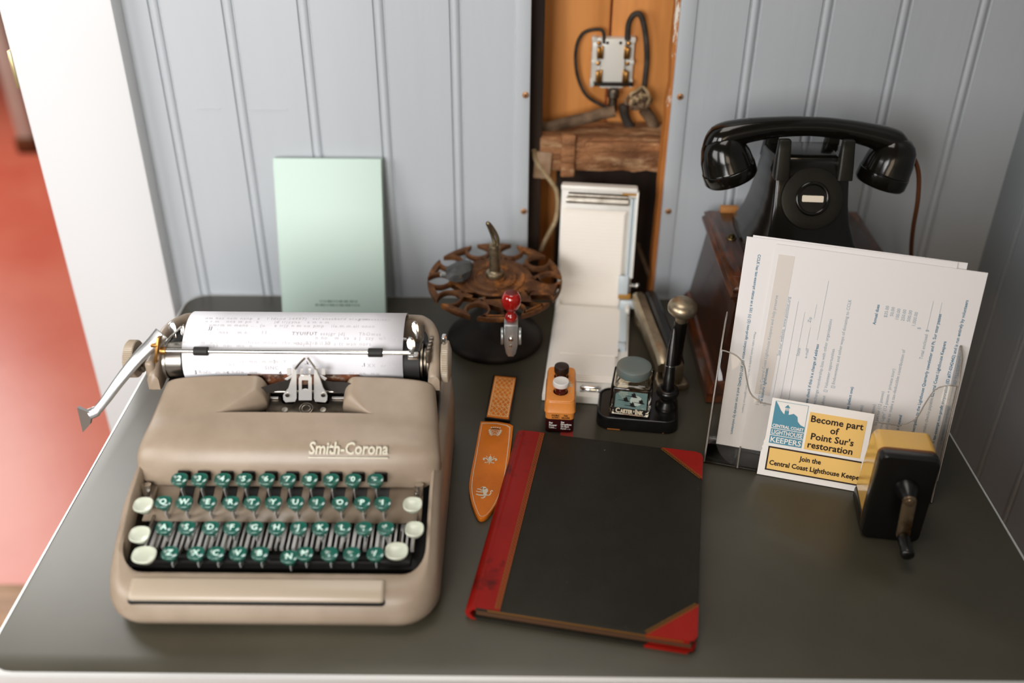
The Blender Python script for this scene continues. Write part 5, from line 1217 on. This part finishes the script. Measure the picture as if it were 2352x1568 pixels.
for s, sz, y, wx in (('CENTRAL COAST', .0046, .0545, .93), ('LIGHTHOUSE', .0066, .0470, .90), ('KEEPERS', .0082, .0380, .90)):
    tm = text_mesh(s, sz, 'LEFT', bold=.00015); w = max(v.co.x for v in tm.vertices)
    for v in tm.vertices: v.co.x *= (EW_ - .0016) / w
    mb.addmesh(tm, Mc @ Matrix.Translation((EX + .0008, y, .0006)))
mb.build('emblem_lettering', M_cardw, nc, smooth=0)

# ------------------------------------------------------------------ pencil sharpener
M_ybin = mat('amber_yellow_plastic', '#cfa04a', 0.22, coat=0.4, var=('#d6a850', 12, (0.4, 0.7))); M_shb = mat('black_sharpener_face', '#0b0a09', 0.30, bump=(200, 0.08)); M_copper = mat('coppery_rim', '#7a4a26', 0.35, 0.6)
M_crank = mat('worn_steel_crank', '#8d7a62', 0.35, 0.9, var=('#5e4027', 50, (0.45, 0.65)))
so = at_z(1974, 1233, 0); SAng = math.radians(-8.5)
shp_ = thing('pencil_sharpener', so, SAng, 'yellow and black pencil sharpener with crank handle in front of the notice card', 'sharpener')
SW, SH_ = .0545, .100
def shsec(y, x0, x1, z0, z1, r=.007): return [Vector((x, y, z)) for x, z in rrect(x0, z0, x1, z1, r, 5)]
mb = MB(); mb.rings([shsec(-.0005, .004, SW - .004, .003, SH_ - .004, .005), shsec(.000, .001, SW - .001, .001, SH_ - .001), shsec(.003, 0, SW, .0005, SH_), shsec(.011, 0, SW, .0005, SH_), shsec(.0120, .001, SW - .001, .001, SH_ - .001)]); mb.build('face', M_shb, shp_, smooth=50)
mb = MB(); mb.rings([shsec(.0118, .0005, SW - .0005, .001, SH_ - .0005), shsec(.0150, .0005, SW - .0005, .001, SH_ - .0005)]); mb.build('rim', M_copper, shp_)
mb = MB(); R = []
for y, zt, zb in ((.0148, SH_ - .001, .014), (.030, SH_ - .001, .014), (.044, SH_ - .002, .014), (.0465, SH_ - .006, .014)):
    R.append([Vector((x, y + (.010 * (1 - (z - .014) / (zt - .014)) if y > .04 else 0), z)) for x, z in rrect(.001, zb, SW - .001, zt, .006, 5)])
mb.rings(R); mb.build('shavings_bin', M_ybin, shp_, smooth=50)
mb = MB(); mb.box((SW / 2, .035, .008), (SW - .001, .050, .0150), bev=.003); mb.build('foot', M_shb, shp_)
pv = at_y(2088, 1150, so.y - .020); pvl = Matrix.Rotation(-SAng, 3, 'Z') @ (pv - so); ee = at_y(2073, 1232, so.y - .022); el = Matrix.Rotation(-SAng, 3, 'Z') @ (ee - so)
mb = MB(); mb.lathe([(.0115, 0), (.0100, .005), (.0070, .011), (.0060, .017)], (pvl.x, -.0005, pvl.z + .001), 28, (0, -1, -.02)); mb.build('hub', M_shb, shp_, smooth=60)
d = (el - pvl); L_ = d.length; ang_ = math.atan2(d.x, -d.z)
mb = MB(); mb.prism([(a, b) for a, b in rrect(-.0062, -L_ - .003, .0062, .0068, .0058, 6)], 0, .0022, M=Matrix.Translation((pvl.x, -.0165, pvl.z)) @ Matrix.Rotation(ang_ * 1, 4, 'Y').inverted() @ Matrix.Rotation(PI / 2, 4, 'X'), bev=.0006); mb.build('crank', M_crank, shp_)
mb = MB(); mb.lathe([(.0042, 0), (.0038, .0012), (.0001, .0018)], (pvl.x, -.0187, pvl.z), 16, (0, -1, 0)); mb.build('crank_screw', M_crank, shp_)
ke = at_y(2086, 1278, so.y - .046); kel = Matrix.Rotation(-SAng, 3, 'Z') @ (ke - so); ka = Vector((el.x, -.0185, el.z + .001)); kd = (kel - ka); kL = kd.length
mb = MB(); mb.lathe([(.0050, 0), (.0058, .003), (.0054, kL * .5), (.0064, kL * .85), (.0058, kL * .96), (.0030, kL), (.0001, kL)], ka, 24, kd); mb.build('crank_knob', M_shb, shp_, smooth=60)
# ------------------------------------------------------------------ old wiring in the wall opening
M_porc = mat('white_porcelain', '#dcdad2', 0.25, coat=0.3, stains=('#8d7a5f', 40, (0.70, 0.78))); M_wire = mat('black_cloth_wire', '#2c2620', 0.8, var=('#4a4038', 60, (0.4, 0.7)), bump=(400, 0.5)); M_dust = mat('dusty_cable', '#77604a', 0.85, var=('#4a3828', 40, (0.4, 0.65)), bump=(250, 0.6)); M_pale_c = mat('pale_frayed_cable', '#b09a78', 0.85, var=('#7d6646', 50, (0.4, 0.65)), bump=(300, 0.6))
YW = 1.268
def hv(px, py, y=YW): return at_y(px, py, y)
c = hv(1406, 141); a, b = hv(1360, 84), hv(1452, 198)
fu = thing('fuse_block', c, 0, 'white porcelain terminal block with brass clips on the wood in the wall opening', 'fuse block')
w_, h_ = b.x - a.x, a.z - b.z
mb = MB(); mb.box((0, -.003, 0), (w_ * .56, .016, h_), bev=.002); mb.box((0, .000, 0), (w_ * .98, .010, h_ * .98), bev=.002)
for sx in (-1, 1):
    mb.box((sx * w_ * .40, -.002, h_ * .02), (w_ * .20, .014, h_ * .10), bev=.002); mb.box((sx * w_ * .44, -.001, h_ * .46), (w_ * .12, .012, h_ * .10), bev=.001); mb.box((sx * w_ * .46, -.001, -h_ * .42), (w_ * .08, .012, h_ * .16), bev=.001)
mb.build('porcelain', M_porc, fu)
for sx in (-1, 1):
    for z in (.22, -.26):
        mb = MB(); mb.box((sx * w_ * .33, -.009, h_ * z), (w_ * .09, .010, h_ * .22), bev=.0008); mb.box((sx * w_ * .26, -.012, h_ * (z + .02)), (w_ * .05, .006, h_ * .26), bev=.0008); mb.build('brass_clip', M_brass, fu)
    for z in (.40, .0, -.40):
        mb = MB(); mb.lathe([(.0028, 0), (.0026, .003), (.0001, .004)], (sx * w_ * .34, -.007, h_ * z), 12, (0, -1, 0)); mb.build('terminal_screw', M_brass, fu)
    mb = MB(); mb.cyl((sx * w_ * .15, -.0105, h_ * .42), (sx * w_ * .15, -.0112, h_ * .42), .0020, n=12); mb.build('mounting_hole', M_black, fu)
def wire(name, pts, r, m, label, cat='wire', ys=None):
    P_ = [hv(x, y, (ys[i] if ys else 1.258)) for i, (x, y) in enumerate(pts)]; o = P_[0]
    t = thing(name, o, 0, label, cat); mb = MB(); mb.tube(spline([p - o for p in P_], 6), r, 8); mb.build('cable', m, t, smooth=60); return t
wire('wire', [(1388, 100), (1385, 72), (1366, 68), (1340, 76), (1326, 100), (1322, 135), (1328, 180), (1348, 220), (1385, 243), (1410, 250)], .0022, M_wire, 'thin dark wire looping from the left side of the white terminal block')
wire('wire', [(1441, 92), (1444, 55), (1456, 34), (1472, 36), (1482, 75), (1486, 130), (1482, 180), (1478, 215)], .0036, M_wire, 'thick dark wire arching over the right side of the white terminal block')
wire('cable', [(1232, 296), (1262, 292), (1300, 282), (1345, 272), (1380, 262), (1412, 255)], .0078, M_dust, 'dusty grey cable lying along the top of the rough crossbeam', 'cable', [1.235] * 6)
wire('cable', [(1226, 344), (1232, 372), (1262, 412), (1280, 445), (1278, 500), (1256, 545), (1242, 575)], .0032, M_pale_c, 'pale frayed cable hanging down the left of the wall opening', 'cable', [1.196] * 7)
wire('wire_loop', [(1310, 452), (1318, 432), (1332, 424), (1346, 432), (1356, 452)], .0024, mat('pale_blue_wire', '#a9b4ba', 0.5), 'short pale blue wire loop above the telephone index', 'wire', [1.225] * 5)
wire('cable', [(1465, 560), (1480, 600), (1496, 640)], .0028, M_dust, 'short dusty cable end hanging low in the right of the wall opening', 'cable', [1.24] * 3)
# junction fitting with a stub of conduit, and a ball of frayed cloth insulation
c = hv(1408, 225, 1.250); jf = thing('conduit_stub', c, 0, 'dark metal conduit stub below the white terminal block', 'conduit')
mb = MB(); mb.lathe([(.0055, -.018), (.0058, .0), (.0078, .002), (.0078, .010), (.0050, .012)], (0, 0, 0), 20); mb.build('stub', M_oldsteel, jf); mb = MB(); mb.box((0, .004, .017), (.050, .010, .0035), bev=.001); mb.build('clamp', M_castblack, jf)
c = hv(1470, 228, 1.246); fb_ = thing('frayed_bundle', c, 0, 'tangled bundle of frayed cloth insulation right of the conduit stub', 'cable bundle')
rnd = random.Random(5)
for k in range(13):
    mb = MB(); P_ = []; a0 = rnd.uniform(0, 6.28); tl = rnd.uniform(-.8, .8); rb = .0035 + .0085 * (k / 12); ph_ = rnd.uniform(-.004, .004)
    for i in range(9):
        t = a0 + i * .55; r = rb + rnd.uniform(-.0035, .0035); P_.append(Vector((r * math.cos(t) * 1.15 + ph_, -.003 - .006 * (1 - k / 12) + rnd.uniform(-.006, .006) + .004 * math.sin(t + tl), r * math.sin(t) * .85 + .004 * tl)))
    mb.tube(spline(P_, 3), .0021, 6); mb.build('strand', M_pale_c if k % 2 else M_dust, fb_, smooth=60)
wire('cable', [(1478, 250), (1496, 275), (1504, 300)], .0075, M_dust, 'thick dusty cable dropping behind the beam from the frayed bundle', 'cable', [1.250] * 3)
wire('cable', [(1432, 240), (1436, 268), (1450, 296)], .0060, M_wire, 'dark stiff cable dropping from the conduit stub to the crossbeam', 'cable', [1.250] * 3)
c = hv(1246, 378, 1.200); tgb = thing('plaster_tag', c, 0, 'square cream block in the left corner below the crossbeam', 'block')
mb = MB(); mb.box((0, 0, 0), (.022, .008, .036), M=Matrix.Rotation(.06, 4, 'Y'), bev=.0015); mb.build('block', mat('cream_block', '#a98e74', 0.8, var=('#927458', 40, (0.4, 0.6)), bump=(200, 0.4)), tgb)
# screws on the strips
M_bscrew = mat('brass_screw_head', '#b88a63', 0.42, 0.6, bump=(300, 0.2))
for (x, y), lab in (((1207, 218), 'upper brass screw on the grey strip left of the wall opening'), ((1203, 485), 'lower brass screw on the grey strip left of the wall opening'), ((1562, 222), 'upper brass screw on the grey strip right of the wall opening'), ((1535, 485), 'lower brass screw on the grey strip right of the wall opening')):
    p = at_y(x, y, 1.170); s_ = thing('screw', (p.x, 1.1700, p.z), 0, lab, 'screw', 'screws beside the wall opening')
    mb = MB(); mb.lathe([(.0040, .0), (.0040, .0008), (.0030, .0018), (.0001, .0022)], (0, 0, 0), 20, (0, -1, 0)); mb.build('head', M_bscrew, s_)
    mb = MB(); mb.box((0, -.0021, 0), (.0046, .0004, .0009), M=Matrix.Rotation(.5, 4, 'Y')); mb.box((0, -.0021, 0), (.0046, .0004, .0009), M=Matrix.Rotation(.5 + PI / 2, 4, 'Y')); mb.build('slot', M_black, s_)
# brass catch plate on the door frame, and a post and cabinet in the next room
sp_l = thing('strike_plate', (-.584, 1.160, .312), 0, 'small brass catch plate on the left edge of the white door frame', 'plate')
mb = MB(); mb.box((-.0022, -.004, 0), (.004, .022, .044), bev=.0012); mb.build('plate', mat('pale_brass', '#c3b184', 0.35, 0.8), sp_l)
mb = MB(); mb.box((-.0050, -.006, .002), (.003, .010, .030), bev=.001); mb.build('lip', mat('pale_brass_lip', '#d8cba6', 0.3, 0.8), sp_l)
p = at_z(72, 345, -.75); po_ = thing('white_post', (p.x, p.y, -.75), 0, 'blurred pale post standing on the red floor beyond the doorway', 'post')
mb = MB(); mb.box((0, 0, .55), (.055, .055, 1.1), bev=.006); mb.build('shaft', M_room, po_); mb = MB(); mb.box((0, 0, .03), (.075, .075, .06), bev=.006); mb.build('foot', M_brownbase, po_)
